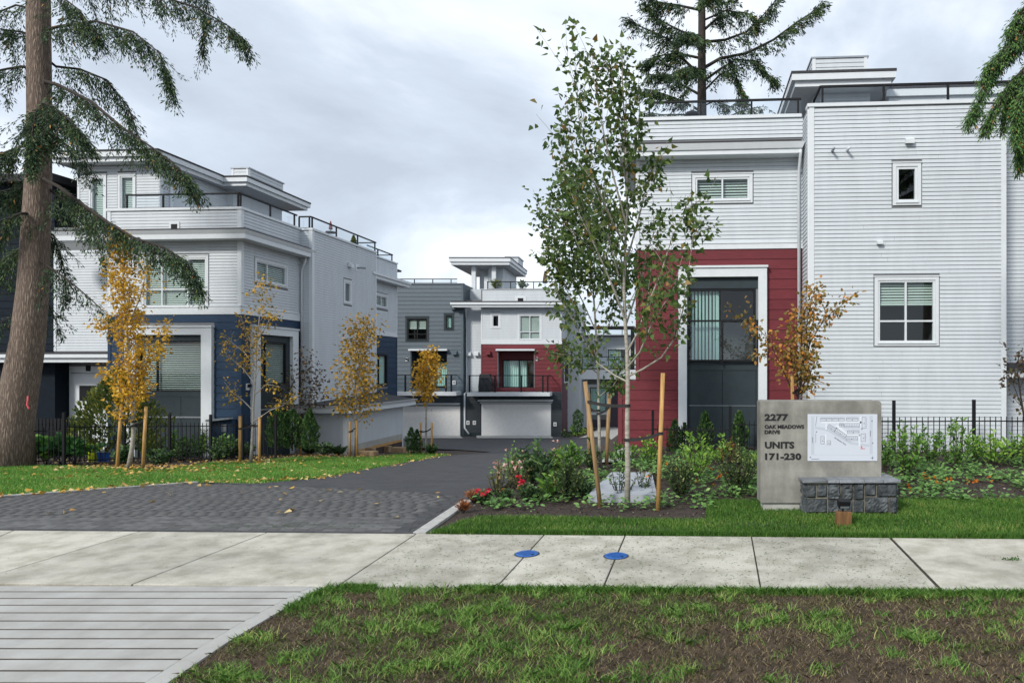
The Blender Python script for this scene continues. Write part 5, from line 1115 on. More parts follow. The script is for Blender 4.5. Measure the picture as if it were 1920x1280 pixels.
tree('maple', 'young maple with pale bark and dark green leaves, nearest the pavement', 'tree', B1, T1, .050, .007, H1, nl=14, t0=.42, t1=.97, ln=lambda t: 1.0 - .72 * t, pitch=1.7, up=.8, twigs=3.6, per=37, size=.102, spread=.08, tint=(.45, .26), bark=BARKW, lm=LM_MAPLE, lstart=.35, group='young maples', top=60)
B2 = G(1126, 876); Y2 = B2.y
T2 = [B2] + pxpath([(1124, 830), (1123, 780), (1122, 720), (1120, 660), (1116, 600), (1112, 540), (1105, 480), (1095, 420), (1085, 370), (1078, 330)], Y2)
H2 = [pxpath(l, Y2) for l in ([(1121, 700), (1090, 675, -.3), (1060, 665, -.5), (1030, 660, -.5)], [(1120, 670), (1100, 620, -.4), (1070, 560, -.6), (1045, 500, -.6), (1030, 480, -.6)], [(1120, 650), (1145, 600, .3), (1155, 540, .4), (1160, 480, .4)],
                              [(1117, 620), (1090, 560, .4), (1060, 500, .5), (1035, 430, .5), (1012, 405, .5)], [(1114, 560), (1135, 500, -.3), (1145, 430, -.3), (1140, 370, -.3)], [(1110, 520), (1080, 450, -.3), (1060, 390, -.3), (1050, 340, -.3)], [(1122, 745), (1150, 722, -.4), (1172, 690, -.5)])]
tree('maple', 'slender young maple standing behind the nearer maple, by the garden path', 'tree', B2, T2, .042, .008, H2, nl=12, t0=.5, t1=.97, ln=lambda t: 1.5 - 1.0 * t, pitch=1.3, up=.7, twigs=4.6, per=60, size=.112, spread=.12, tint=(.42, .25), bark=BARKW, lm=LM_MAPLE, lstart=.35, group='young maples', top=30)
def stake(px0, py0, px1, py1, Y, r, label, mat=None, group='wooden tree stakes'):
    a = W(px1, py1, Y); b = W(px0, py0, Y); a.z -= .1; o = thing('tree_stake', label, 'stake', a, 0, group)
    MB().tube([Vector((0, 0, 0)), (b - a) * .5 + Vector((RD.uniform(-.006, .006), 0, 0)), b - a], [r, r * .98, r * .95], 10).build('pole', mat or STAKE, o, True); return o
def tie(p, q, label, rp=.04, rq=.05, sag=.03, w=.022):
    o = thing('tree_tie', label, 'strap', p, 0, 'black tree ties'); d = q - p; n = d.length; side = Vector((-d.y, d.x, 0)); side = side.normalized() if side.length > 1e-6 else Vector((1, 0, 0))
    mb = MB(); 
    for s_ in (-1, 1):
        pts = [d * t + side * s_ * (rp * (1 - t) + rq * t) * 1.02 - Vector((0, 0, sag * 4 * t * (1 - t))) for t in np.linspace(0, 1, 6)]
        for a, b in zip(pts, pts[1:]): mb.hexa([a + side * -.002 + Vector((0, 0, -w)), b + side * -.002 + Vector((0, 0, -w)), b + side * .002 + Vector((0, 0, -w)), a + side * .002 + Vector((0, 0, -w)), a + side * -.002 + Vector((0, 0, w)), b + side * -.002 + Vector((0, 0, w)), b + side * .002 + Vector((0, 0, w)), a + side * .002 + Vector((0, 0, w))])
    mb.build('strap', STRAP, o)
    for c, r in ((Vector((0, 0, 0)), rp * 1.06), (d, rq * 1.06)): MB().lathe([(r, -w), (r, w)], 12, c).build('loop', STRAP, o)
    return o
stake(1097, 715, 1126, 942, Y1 + .1, .036, 'leaning wooden stake left of the nearer maple', STAKED); stake(1243, 699, 1233, 952, Y1 - .15, .036, 'upright yellow wooden stake right of the nearer maple')
tie(W(1104, 753, Y1 + .1), W(1176, 760, Y1), 'long black strap from the leaning stake to the nearer maple', .038, .05); tie(W(1176, 824, Y1), W(1239, 812, Y1 - .15), 'black strap from the nearer maple to the yellow stake', .05, .038)
stake(1103, 737, 1105, 872, Y2 + .1, .045, 'thin wooden stake half hidden behind the leaning stake', STAKED); stake(1143, 738, 1137, 862, Y2, .045, 'wooden stake right of the slender maple behind', STAKED)
tie(W(1122, 775, Y2), W(1141, 764, Y2), 'black strap from the slender maple to its right stake', .042, .045); tie(W(1104, 766, Y2 + .1), W(1122, 769, Y2), 'black strap between the half hidden stake and the slender maple', .045, .042)
# yellow saplings on the left lawn
def sapling(base_px, tpx, r0, label, stakes, Yd=0, **k):
    B = G(*base_px); T_ = [B] + pxpath(tpx, B.y); hs_ = [pxpath(h, B.y) for h in k.pop('heroes', [])]
    o = tree('sapling', label, 'tree', B, T_, r0, .008, hs_, group='staked autumn saplings', **k)
    for (s_, nm) in stakes: stake(*s_, B.y + (.1 if s_[0] < base_px[0] else -.05), .042, nm)
    return B
b = sapling((241, 878), [(246, 850), (250, 820), (250, 780), (246, 740), (244, 690), (240, 640), (236, 590), (232, 540), (230, 490), (226, 440)], .065, 'tall narrow sapling with golden leaves and white trunk, leftmost of the row',
        [((228, 758, 219, 880), 'wooden stake left of the tall golden sapling'), ((274, 762, 268, 872), 'wooden stake right of the tall golden sapling')],
        heroes=[[(246, 700), (275, 670), (295, 640), (305, 615)], [(246, 745), (270, 735), (285, 735)], [(243, 650), (215, 620), (200, 605), (192, 620)], [(240, 610), (262, 560, -.3), (272, 520, -.4)], [(250, 790), (225, 770, -.3), (208, 752, -.4)]],
        nl=40, t0=.28, t1=.98, ln=lambda t: 1.05 - .62 * t, pitch=1.4, up=.6, twigs=3.0, per=52, size=.09, spread=.10, tint=(.55, .22), bark=BARKW, lm=LM_YEL, lstart=.12, top=90)
tie(W(228, 782, b.y + .1), W(250, 790, b.y), 'black strap from the left stake to the golden sapling', .045, .065); tie(W(250, 798, b.y), W(273, 784, b.y), 'black strap from the golden sapling to its right stake', .065, .045)
b = sapling((470, 868), [(472, 840), (474, 800), (475, 760), (478, 720), (480, 680), (482, 640), (486, 600), (490, 560), (492, 530)], .05, 'sparse sapling with bare lower boughs before the navy bay',
        [((450, 780, 450, 870), 'wooden stake left of the sparse sapling'), ((487, 782, 486, 868), 'wooden stake right of the sparse sapling')],
        heroes=[[(476, 790), (505, 770, -.2), (530, 760, -.3), (550, 745, -.3)], [(475, 770), (455, 750, .1), (435, 735, .2), (420, 715, .2)], [(478, 720), (455, 690), (430, 670), (412, 665)], [(480, 690), (458, 660), (432, 640), (420, 630)], [(480, 660), (460, 620), (450, 590)], [(482, 640), (505, 600), (520, 590)], [(477, 740), (500, 720), (525, 725)]],
        nl=16, t0=.45, t1=.98, ln=lambda t: 1.2 - .9 * t, pitch=1.3, up=.5, twigs=2.4, per=27, size=.09, spread=.10, tint=(.42, .25), bark=BARKG, lm=LM_YELG, lstart=.3, top=16)
tie(W(450, 803, b.y + .1), W(474, 797, b.y), 'black strap from the left stake to the sparse sapling', .045, .05); tie(W(474, 797, b.y), W(487, 797, b.y), 'black strap from the sparse sapling to its right stake', .05, .045)
b = sapling((664, 855), [(665, 820), (666, 780), (668, 740), (672, 700), (676, 660), (680, 630), (684, 600)], .06, 'bushy golden sapling in front of the white garage wall',
        [((656, 790, 656, 852), 'wooden stake left of the bushy golden sapling'), ((669, 788, 669, 852), 'wooden stake right of the bushy golden sapling')],
        heroes=[[(667, 770), (645, 760), (632, 765)], [(668, 745), (690, 730), (708, 720)]], nl=36, t0=.22, t1=.98, ln=lambda t: 1.55 - 1.2 * t, pitch=1.0, up=.5, twigs=2.4, per=32, size=.115, spread=.15, tint=(.42, .26), bark=BARKG, lm=LM_YELG, lstart=.15, top=50)
tie(W(656, 809, b.y + .1), W(666, 803, b.y), 'black strap on the left side of the bushy golden sapling', .045, .05); tie(W(666, 803, b.y), W(669, 800, b.y), 'black strap on the right side of the bushy golden sapling', .05, .045)
b = sapling((799, 851), [(799, 820), (799, 780), (800, 750), (802, 720), (804, 690), (806, 662)], .05, 'small golden sapling in front of the left white garage door',
        [((789, 792, 790, 851), 'wooden stake left of the small golden sapling'), ((810, 792, 809, 851), 'wooden stake right of the small golden sapling')],
        heroes=[[(801, 735), (812, 715), (824, 690)], [(801, 730), (790, 700), (786, 680)]], nl=22, t0=.42, t1=.98, ln=lambda t: 1.3 - 1.0 * t, pitch=1.5, up=.6, twigs=2.2, per=52, size=.12, spread=.14, tint=(.6, .2), bark=BARKG, lm=LM_YELG, lstart=.15, top=50)
tie(W(789, 808, b.y + .1), W(799, 808, b.y), 'black strap on the left of the small golden sapling', .045, .05); tie(W(799, 808, b.y), W(810, 801, b.y), 'black strap on the right of the small golden sapling', .05, .045)
B = G(556, 851); tree('japanese_maple', 'dark red leaved maple with bent trunk by the navy bay corner', 'tree', B, [B] + pxpath([(553, 815), (555, 790), (560, 760), (566, 730), (572, 700), (576, 670)], B.y), .055, .01, [pxpath(h, B.y) for h in ([(555, 790), (580, 740), (600, 715), (615, 700)], [(556, 790), (545, 740), (548, 700)], [(558, 770), (590, 745), (608, 745)], [(556, 780), (530, 760), (520, 740)])],
    nl=16, t0=.25, t1=.95, ln=lambda t: 1.1 - .5 * t, pitch=.7, up=.3, twigs=2.2, per=16, size=.12, spread=.14, tint=(.5, .27), bark=BARKG, lm=LM_PURP, lstart=.2, top=30)
stake(561, 780, 564, 850, B.y - .1, .05, 'wooden stake beside the dark red maple')
# sapling behind the sign and the one at the right edge
Bx = W(1492, 690, 13.6); Bx.z = 0; tree('sapling', 'bronze leaved sapling standing right behind the entrance sign', 'tree', Bx, [Bx] + pxpath([(1494, 780), (1497, 740), (1502, 700), (1508, 650), (1514, 600), (1522, 555)], 13.6), .04, .006, [pxpath(h, 13.6) for h in ([(1497, 745), (1480, 720), (1462, 680), (1440, 635), (1420, 615), (1405, 608)], [(1504, 690), (1520, 640), (1545, 600), (1565, 580), (1578, 575)], [(1498, 735), (1520, 700), (1532, 660)], [(1500, 715), (1482, 670), (1480, 640)], [(1506, 670), (1500, 610), (1518, 560)], [(1497, 740), (1515, 725), (1540, 715)])],
    nl=12, t0=.3, t1=.96, ln=lambda t: 1.0 - .6 * t, pitch=1.4, up=.5, twigs=2.6, per=62, size=.085, spread=.085, tint=(.6, .25), bark=BARKD, lm=LM_OLIVE, shape=SH_OVAL, lstart=.2, top=40)
stake(1485, 705, 1489, 900, 13.5, .036, 'pale wooden stake rising behind the entrance sign')
tie(W(1487, 736, 13.5), W(1498, 730, 13.6), 'black tie on the stake behind the sign', .038, .03, .01)
Bx = W(1925, 690, 15.2); Bx.z = 0; tree('japanese_maple', 'dark red leaved maple at the right edge by the white wall', 'tree', Bx, [Bx] + pxpath([(1922, 790), (1914, 745), (1908, 700), (1910, 660)], 15.2), .035, .008, [pxpath(h, 15.2) for h in ([(1915, 760), (1900, 720), (1893, 690)], [(1912, 730), (1925, 690), (1935, 650)])], nl=9, t0=.3, t1=.97, ln=lambda t: .5, pitch=.7, up=.3, twigs=2.4, per=20, size=.09, spread=.1, tint=(.4, .22), bark=BARKD, lm=LM_PURP, lstart=.2, top=20)

# ---------------------------------------------------------------- conifers
def fir_tree(label, base, trunk, rad, limbs, name='fir_tree', bark=None, lm=None, dens=16, tw=(.4, 1.1), nl=.17, hang=.9, tint=(.42, .22), flat=(.35, .05), group=None, cat='tree', clump=9):
    base = Vector(base); o = thing(name, label, cat, base, 0, group); tr = [Vector(p) - base for p in trunk]
    tb = MB(); tb.tube(tr, rad, 16); tb.build('trunk', bark or FIRB, o, True)
    lb = MB(); pos, dv, tt, sz_ = [], [], [], []
    for pts, r, dn in limbs:
        q = [Vector(p) - base for p in pts]; m_ = len(q); lb.tube(q, [max(.006, r * (1 - .85 * i / (m_ - 1))) for i in range(m_)], 6, False)
        L_ = sum((b - a).length for a, b in zip(q, q[1:]))
        for _ in range(int(dens * dn * L_)):
            t = RD.uniform(.08, 1) ** .8; p, d = samp(q, t); ph = Vector((-d.y, d.x, 0)); sgn = RD.choice((-1, 1))
            w_dir = (ph * sgn * RD.uniform(.1, 1.0) + d * RD.uniform(.2, .8) + Vector((0, 0, -hang * RD.uniform(.3, 1.3))))
            Lw = RD.uniform(*tw) * (1.15 - .55 * t); w_ = curve(p, w_dir, Lw, -.5, 4, .12)
            lb.tube(w_, [.008, .006, .005, .004, .003], 3, False)
            base_t = RD.gauss(*tint)
            for i in range(int(clump * Lw / .7) + 3):
                pp, dd = samp(w_, RD.uniform(.05, 1)); j = Vector((RD.gauss(0, 1), RD.gauss(0, 1), RD.gauss(0, .6)))
                pos.append(pp + j * .045); dv.append(dd * .9 + j * .45 + Vector((0, 0, -.25))); tt.append(min(.88, base_t + RD.gauss(0, .15)) if RD.random() > .012 else 1.0); sz_.append(nl * RD.uniform(.6, 1.3))
    lb.build('boughs', BARKD, o, True)
    leaves('needles', pos, dv, np.array(sz_), np.clip(tt, 0, 1), lm or LM_FIR, o, .27, SH_KITE, kind='stuff')
    return o
YF = 19.3; FB = W(28, 690, YF); FB.z = lz(28, YF)
ft = [FB + Vector((-.15, 0, -.2))] + pxpath([(22, 800), (38, 720), (52, 640), (62, 540), (67, 440), (72, 330), (74, 220), (73, 110), (72, 0), (71, -120), (70, -260), (70, -420)], YF)
limb = lambda l, r, dn=1: (pxpath(l, YF), r, dn)
fl = [limb(l, r, dn) for l, r, dn in (
    ([(74, 150), (110, 160, -.3), (170, 190, -.8), (230, 240, -1.2), (290, 280, -1.4), (340, 320, -1.5), (362, 345, -1.5)], .06, 1.2),
    ([(74, 60), (110, 50, -.2), (180, 40, -.5), (250, 60, -.9), (300, 100, -1.1), (322, 165, -1.1)], .05, 1.2),
    ([(74, -60), (130, -50, .2), (210, -30, .3), (290, -10, .3), (370, 15, .2), (430, 50, .1), (460, 76, .1)], .06, 1.1),
    ([(74, -120), (150, -120, .4), (240, -90, .8), (330, -50, 1), (390, 0, 1), (375, 110, 1)], .05, .9),
    ([(74, 100), (105, 125, .3), (150, 130, .6), (200, 150, .8), (240, 200, .9), (262, 260, .9), (280, 290, .9)], .045, 1),
    ([(72, 330), (110, 350, -.4), (150, 380, -.8), (200, 415, -1.2), (250, 445, -1.5), (310, 465, -1.7), (350, 490, -1.8), (372, 530, -1.8)], .06, 1.3),
    ([(72, 340), (120, 375, .2), (160, 410, .4), (190, 450, .5), (196, 500, .5)], .05, .5),
    ([(62, 480), (100, 505, -.3), (140, 535, -.5), (180, 570, -.6), (205, 595, -.6)], .035, .35),
    ([(66, 420), (100, 440, .5), (120, 500, .8), (125, 560, .8)], .03, .7),
    ([(70, 130), (40, 125, -.2), (10, 130, -.4), (-40, 140, -.6), (-110, 170, -.8)], .05, .8),
    ([(70, 70), (40, 60, .2), (0, 55, .3), (-60, 70, .3)], .04, .8), ([(70, 270), (40, 275), (0, 290), (-50, 310), (-120, 350)], .05, 1.3),
    ([(68, 340), (40, 350, .6), (0, 360, .8), (-60, 370, 1)], .05, 1.3), ([(66, 400), (40, 400, -.5), (0, 415, -.8), (-60, 440, -1)], .05, 1.1),
    ([(64, 450), (30, 470, .8), (-10, 500, 1.2), (-60, 540, 1.4)], .05, 1.1), ([(56, 590), (30, 590, -.2), (0, 605, -.4), (-40, 640, -.5)], .03, .4),
    ([(74, 190), (100, 200, -.7), (130, 225, -1.2), (160, 262, -1.4)], .04, 1.6), ([(72, 200), (66, 215, -.8), (60, 250, -1.4), (62, 300, -1.5)], .03, 1.8), ([(74, 215), (85, 220, -.6), (95, 260, -1.0)], .03, 1.6),
    ([(72, 20), (30, 10), (-20, 30), (-70, 60)], .04, .9), ([(73, -30), (110, -10, -.6), (150, 20, -.9), (185, 70, -1)], .04, .9), ([(70, -150), (0, -130), (-80, -100), (-140, -50)], .05, .9), ([(73, -200), (170, -200, -.8), (270, -150, -1.2), (340, -90, -1.3)], .06, .9),
    ([(73, 240), (110, 260, .8), (150, 290, 1.2), (180, 330, 1.4)], .03, .6), ([(60, 560), (90, 570, .6), (110, 610, .8)], .02, .4))]
fir_tree('tall fir with furrowed trunk and drooping boughs at the left edge', FB, ft, [.60, .50, .43, .395, .36, .33, .30, .285, .28, .275, .26, .24, .22], fl, dens=19, tw=(.45, 1.35), nl=.105, clump=30)
rb = G(50, 800); r_ = MB().tube([(0, 0, 0), (.02, -.02, -.12), (-.01, -.01, -.25), (.03, 0, -.36)], .02, 4).build('ribbon', PINK); r_.location = W(52, 742, YF - .55); r_['label'] = 'pink marking ribbon tied to the fir trunk'; r_['category'] = 'ribbon'
YR = 37.0; RBs = W(1316, 690, YR); RBs.z = -.2
rt = [RBs] + pxpath([(1316, 500), (1316, 300), (1316, 100), (1316, -100), (1316, -300)], YR)
rl = [(pxpath(l, YR), r, dn) for l, r, dn in (
    ([(1316, 130), (1350, 110), (1400, 100), (1450, 75), (1490, 45), (1520, 25), (1540, 5)], .10, .9), ([(1316, 80), (1360, 75), (1400, 60), (1430, 30), (1455, 0)], .09, 1),
    ([(1316, 155), (1350, 130), (1380, 112), (1420, 115), (1440, 140), (1452, 148)], .08, 1.1), ([(1316, 175), (1350, 140), (1375, 130), (1390, 165), (1396, 178)], .06, .9),
    ([(1316, 60), (1350, 30), (1365, 5), (1380, -30)], .08, 1.0), ([(1316, 40), (1360, 20), (1400, 25), (1420, 40)], .06, 1), ([(1316, 145), (1280, 110), (1255, 75), (1235, 65), (1200, 50), (1180, 35)], .09, .9),
    ([(1316, 70), (1280, 60), (1240, 40), (1215, 10)], .08, 1.5), ([(1316, 110), (1270, 100), (1235, 105), (1210, 115)], .08, 1.5), ([(1316, 180), (1280, 160), (1250, 140), (1220, 140)], .08, 1.5), ([(1316, 210), (1280, 190), (1240, 175), (1205, 165)], .08, 1.3),
    ([(1316, 20), (1270, 10), (1235, 5), (1210, -20)], .08, 1.5), ([(1316, -20), (1360, -50), (1420, -60), (1470, -90)], .09, 1), ([(1316, -40), (1260, -60), (1200, -70)], .08, 1.3), ([(1316, 200), (1340, 190), (1370, 200), (1390, 185)], .05, 1), ([(1316, 230), (1290, 215), (1240, 215), (1210, 210)], .06, .8), ([(1316, 240), (1350, 225), (1400, 205), (1430, 200)], .06, .7),
    ([(1316, 90), (1300, 70, -1.5), (1290, 60, -3), (1280, 65, -4)], .06, 1.6), ([(1316, 150), (1310, 130, -1.5), (1290, 125, -3), (1275, 130, -4)], .06, 1.6), ([(1316, 10), (1330, -5, -1.5), (1340, -10, -3)], .06, 1.5))]
fir_tree('fir tree rising behind the roof terrace of the right townhouse', RBs, rt, [.5, .4, .3, .22, .18, .12], rl, dens=16, tw=(.6, 1.5), nl=.20, hang=.35, lm=LM_FIR, clump=16, tint=(.45, .25), bark=M('dark_fir_bark', (.05, .042, .037), .95, var=.3))
YE = 12.5; EB = W(2120, 690, YE); EB.z = 0
el_ = [(pxpath(l, YE), r, dn) for l, r, dn in (
    ([(2120, -60), (2030, -20), (1960, 30), (1900, 80), (1855, 120), (1835, 190), (1820, 220)], .06, 1.3), ([(2120, 20), (2020, 60), (1950, 100), (1890, 160), (1860, 210), (1850, 235)], .05, 1.2), ([(2120, 60), (2030, 90, -.4), (1950, 130, -.5), (1910, 190, -.5), (1905, 260, -.5)], .05, 1.6),
    ([(2120, -120), (2020, -80), (1950, -20), (1915, 20), (1890, 60)], .05, 1.3), ([(2120, 120), (2030, 140, -.2), (1960, 170, -.2), (1920, 220, -.2), (1912, 290, -.2)], .05, 1.6), ([(2120, 0), (2010, 20, .4), (1930, 70, .5), (1880, 110, .5), (1850, 160, .5)], .05, 1.3), ([(2120, 180), (2020, 190), (1950, 220), (1930, 300)], .04, 1.4), ([(2120, -20), (2000, 40), (1930, 120, .3), (1895, 170, .3), (1880, 235, .3)], .04, 1.4), ([(2120, 150), (2010, 170), (1940, 200, .3), (1922, 260, .3), (1912, 312, .3)], .04, 1.4), ([(2120, 40), (2000, 80, .6), (1920, 140, .7), (1876, 185, .7)], .04, 1.4), ([(2120, -90), (2010, -40), (1930, 30, .2), (1900, 70, .2), (1866, 115, .2)], .04, 1.3), ([(2120, 90), (2020, 120, .5), (1940, 160, .6), (1890, 200, .6)], .05, 1.2))]
fir_tree('fir boughs reaching in at the upper right edge', EB, [EB] + pxpath([(2120, 500), (2120, 300), (2120, 100), (2120, -200)], YE), [.45, .38, .33, .3, .25], el_, dens=54, tw=(.22, .5), nl=.075, hang=.5, lm=LM_FIRB, clump=26, tint=(.5, .25))
# ---------------------------------------------------------------- clipped cedars and shrubs
def cedar(px, py, h_px, w_px, label, Y=None, lm=None, group='columnar cedars', dens=1.0, name='cedar', z=None, cone=.55):
    if Y is None: B = G(px, py)
    else: B = W(px, py, Y)
    if z is not None: B.z = z
    s_ = B.y / FPX; h = h_px * s_; w = w_px * s_ / 2; o = thing(name, label, 'shrub', B, 0, group)
    MB().tube([(0, 0, -.05), (0, 0, h * .8)], [.03, .01], 6).build('stem', BARKD, o)
    n = int((900 if cone > .5 else 2600) * dens); t = NP.random(n) ** .85; a = NP.random(n) * 2 * np.pi
    lob = 1 + .16 * np.sin(a * 3 + t * 9 + px) + .10 * np.sin(a * 5 - t * 23)
    r = w * lob * np.minimum(1, (1 - t) / (1 - cone) + .05) * (.72 + .28 * np.minimum(1, t * 6 + .4)) * NP.uniform(.55, 1.02, n)
    P_ = np.stack([r * np.cos(a), r * np.sin(a), t * h * .97], -1); d = np.stack([np.cos(a) * .45, np.sin(a) * .45, np.full(n, 1.0)], -1) + NP.normal(size=(n, 3)) * .25
    tint = np.clip(NP.normal(.45, .2, n) + .25 * np.sin(a * 4 + t * 15), 0, 1)
    leaves('foliage', P_, d, max(.06, h * (.085 if cone > .5 else .05)) * NP.uniform(.6, 1.2, n), tint, lm or LM_CEDAR, o, .5, SH_KITE, kind='stuff'); return o
def shrub(px, py, h_px, w_px, label, lm, size=.09, stems=9, per=16, asp=.5, Y=None, z=None, group='garden shrubs', name='shrub', out=.45, tint=(.5, .22), droop=-.35, low=.1, shape=SH_OVAL, cat='shrub'):
    B = G(px, py) if Y is None else W(px, py, Y)
    if z is not None: B.z = z
    s_ = B.y / FPX; h = h_px * s_; w = w_px * s_ / 2; o = thing(name, label, cat, B, 0, group); lb = MB(); pos, dv, tt = [], [], []
    for i in range(stems):
        a = i * 2.4 + RD.uniform(-.4, .4); k_ = RD.random() ** .6; hh = h * (1 - .45 * k_) * RD.uniform(.8, 1.05)
        tip = Vector((math.cos(a) * w * k_, math.sin(a) * w * k_, hh)); q = [Vector((tip.x * .12, tip.y * .12, -.02)), Vector((tip.x * .65, tip.y * .65, hh * .45)), tip]
        lb.tube(q, [.010, .007, .004], 4, False); tb_ = RD.gauss(0, .1)
        for _ in range(per):
            p, d = samp(q, RD.uniform(low, 1) ** .8); aa = RD.uniform(0, 6.28); od = Vector((math.cos(aa), math.sin(aa), 0))
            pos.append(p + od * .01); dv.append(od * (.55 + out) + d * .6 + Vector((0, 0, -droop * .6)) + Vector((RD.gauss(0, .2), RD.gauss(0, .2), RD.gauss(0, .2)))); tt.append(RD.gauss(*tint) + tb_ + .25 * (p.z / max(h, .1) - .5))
    lb.build('stems', BARKD, o)
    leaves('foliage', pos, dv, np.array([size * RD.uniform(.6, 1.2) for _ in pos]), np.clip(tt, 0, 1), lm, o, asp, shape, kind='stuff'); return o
cedar(1265, 850, 70, 24, 'small cedar column before the red wall, left of the door surround', Y=18.0, z=-.2, dens=1.1)
cedar(1284, 848, 62, 16, 'thin cedar tip beside the white door surround', Y=18.2, z=-.2, dens=.7)
cedar(1322, 848, 84, 30, 'cedar column before the left door panel', Y=18.0, z=-.2, dens=1.2); cedar(1386, 848, 86, 30, 'tallest cedar column, before the right door panel', Y=17.9, z=-.2, dens=1.2)
cedar(521, 840, 72, 34, 'dark cedar column at the corner of the navy bay', Y=23.6, dens=1.3, cone=.75); cedar(548, 842, 74, 30, 'dark cedar column behind the dark red maple', Y=23.9, dens=1.2, cone=.75); cedar(581, 842, 74, 26, 'dark cedar column next to the white garage wing', Y=23.4, dens=1.2)
cedar(771, 851, 50, 18, 'small cedar left of the small golden sapling', dens=.8); cedar(782, 851, 46, 16, 'small cedar close behind the stake of the small golden sapling', dens=.8)
cedar(1083, 812, 44, 17, 'clipped cedar by the far white townhouse wall', Y=44, dens=.9, cone=.8)
cedar(222, 845, 155, 150, 'golden green cypress spreading behind the tall golden sapling', Y=21.8, lm=LM_GOLD, dens=2.2, name='cypress', cone=.35, group=None)
SHR = [  # px, py, h, w, label, leaf material, leaf size, stems, leaves per stem
    (1700, 893, 108, 78, 'large dark green laurel directly right of the sign', LM_LAUREL, .105, 15, 34), (1792, 878, 104, 70, 'tallest laurel shrub with a pointed top, before the white wall', LM_LAUREL, .10, 13, 32),
    (1862, 872, 66, 74, 'bright green laurel beside the right fence post', LM_BRIGHT, .11, 12, 22), (1660, 880, 76, 42, 'narrow laurel hugging the right side of the sign', LM_LAUREL, .10, 8, 24), (1925, 868, 60, 50, 'bright laurel cut by the right edge of the picture', LM_BRIGHT, .10, 9, 22),
    (1742, 872, 82, 46, 'slim upright laurel between the large laurel and the tallest one', LM_LAUREL, .10, 9, 26), (1828, 868, 62, 44, 'slim dark laurel just left of the right fence post', LM_LAUREL, .10, 8, 24), (1895, 866, 58, 48, 'rounded laurel right of the bright one by the fence', LM_LAUREL, .10, 9, 22),
    (1215, 868, 50, 74, 'bright laurel at the foot of the red wall corner', LM_BRIGHT, .11, 11, 18), (1302, 900, 98, 58, 'upright laurel with lighter yellow green top before the door panels', LM_BRIGHT, .095, 11, 30), (1352, 868, 50, 52, 'bright spreading laurel below the middle cedar', LM_BRIGHT, .11, 11, 20),
    (1276, 930, 78, 62, 'dark twiggy boxwood left of the upright laurel', LM_BOX, .05, 26, 46), (1384, 922, 92, 76, 'bushy boxwood with pale tips left of the sign', LM_BOX, .05, 34, 50), (1412, 880, 40, 40, 'small yellow green shrub touching the left side of the sign', LM_BRIGHT, .08, 8, 16),
    (1163, 932, 66, 64, 'open twiggy boxwood on the left of the nearer maple trunk', LM_BOX, .055, 9, 15), (1205, 925, 62, 50, 'open twiggy boxwood on the right of the nearer maple trunk', LM_BOX, .055, 8, 13),
    (1006, 912, 84, 78, 'large dark rhododendron in the middle of the left flower bed', LM_RHODO, .13, 15, 24), (1062, 893, 64, 72, 'bright green leafy shrub behind the rhododendron', LM_LAUREL, .13, 14, 24), (1066, 934, 78, 62, 'dense dark shrub left of the utility vault', LM_BOX, .06, 28, 42),
    (1108, 880, 50, 46, 'small green shrub by the slender maple', LM_RHODO, .11, 9, 18), (1035, 932, 42, 54, 'broad leaved green plant beside the red roses', LM_LAUREL, .16, 9, 10), (948, 935, 18, 36, 'low dark juniper mound near the kerb', LM_RHODO, .05, 16, 24), (1005, 936, 26, 30, 'low dark juniper mound below the rhododendron', LM_RHODO, .05, 16, 24),
    (1095, 930, 34, 36, 'small dark shrub with white buds by the vault corner', LM_RHODO, .07, 12, 18), (1165, 868, 40, 60, 'green ground shrub beside the garden path', LM_LAUREL, .08, 14, 18), (1080, 818, 20, 40, 'yellow green low shrub below the clipped cedar', LM_BRIGHT, .2, 10, 12), (1060, 820, 14, 26, 'low dark shrub at the end wall of the centre townhouse', LM_RHODO, .18, 8, 12), (1135, 795, 50, 50, 'dark green bush beside the far path', LM_RHODO, .25, 14, 20), (1150, 775, 60, 40, 'tall loose bush before the purple wall', LM_LAUREL, .28, 10, 16)]
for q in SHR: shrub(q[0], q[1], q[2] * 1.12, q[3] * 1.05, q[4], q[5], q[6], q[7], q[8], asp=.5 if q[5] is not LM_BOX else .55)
LSH = [(233, 870, 40, 46, 'feathery green shrub between the golden sapling stake and the fence'), (340, 862, 40, 62, 'rhododendron mound right of the golden sapling'), (302, 872, 36, 50, 'leafy mound close to the golden sapling stake'), (408, 862, 34, 50, 'rhododendron mound before the white window surround'), (435, 856, 28, 44, 'low rhododendron before the navy wall'), (462, 856, 30, 34, 'low rhododendron behind the sparse sapling'), (500, 850, 24, 40, 'small shrub below the bay corner cedar'),
       (580, 850, 26, 40, 'round shrub beside the dark red maple stake'), (612, 852, 28, 44, 'dark shrub before the garage wing corner'), (635, 852, 18, 28, 'lowest shrub at the garage corner'), (808, 851, 22, 30, 'tiny dark shrub at the foot of the small golden sapling')]
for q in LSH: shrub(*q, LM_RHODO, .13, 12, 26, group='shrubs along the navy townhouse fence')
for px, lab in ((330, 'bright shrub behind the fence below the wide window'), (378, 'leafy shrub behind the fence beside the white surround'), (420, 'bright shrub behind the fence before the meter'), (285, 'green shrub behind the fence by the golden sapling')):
    shrub(px, 835, 58, 46, lab, LM_LAUREL, .13, 13, 26, Y=23.0, z=lz(px, 23.0), group='shrubs along the navy townhouse fence')
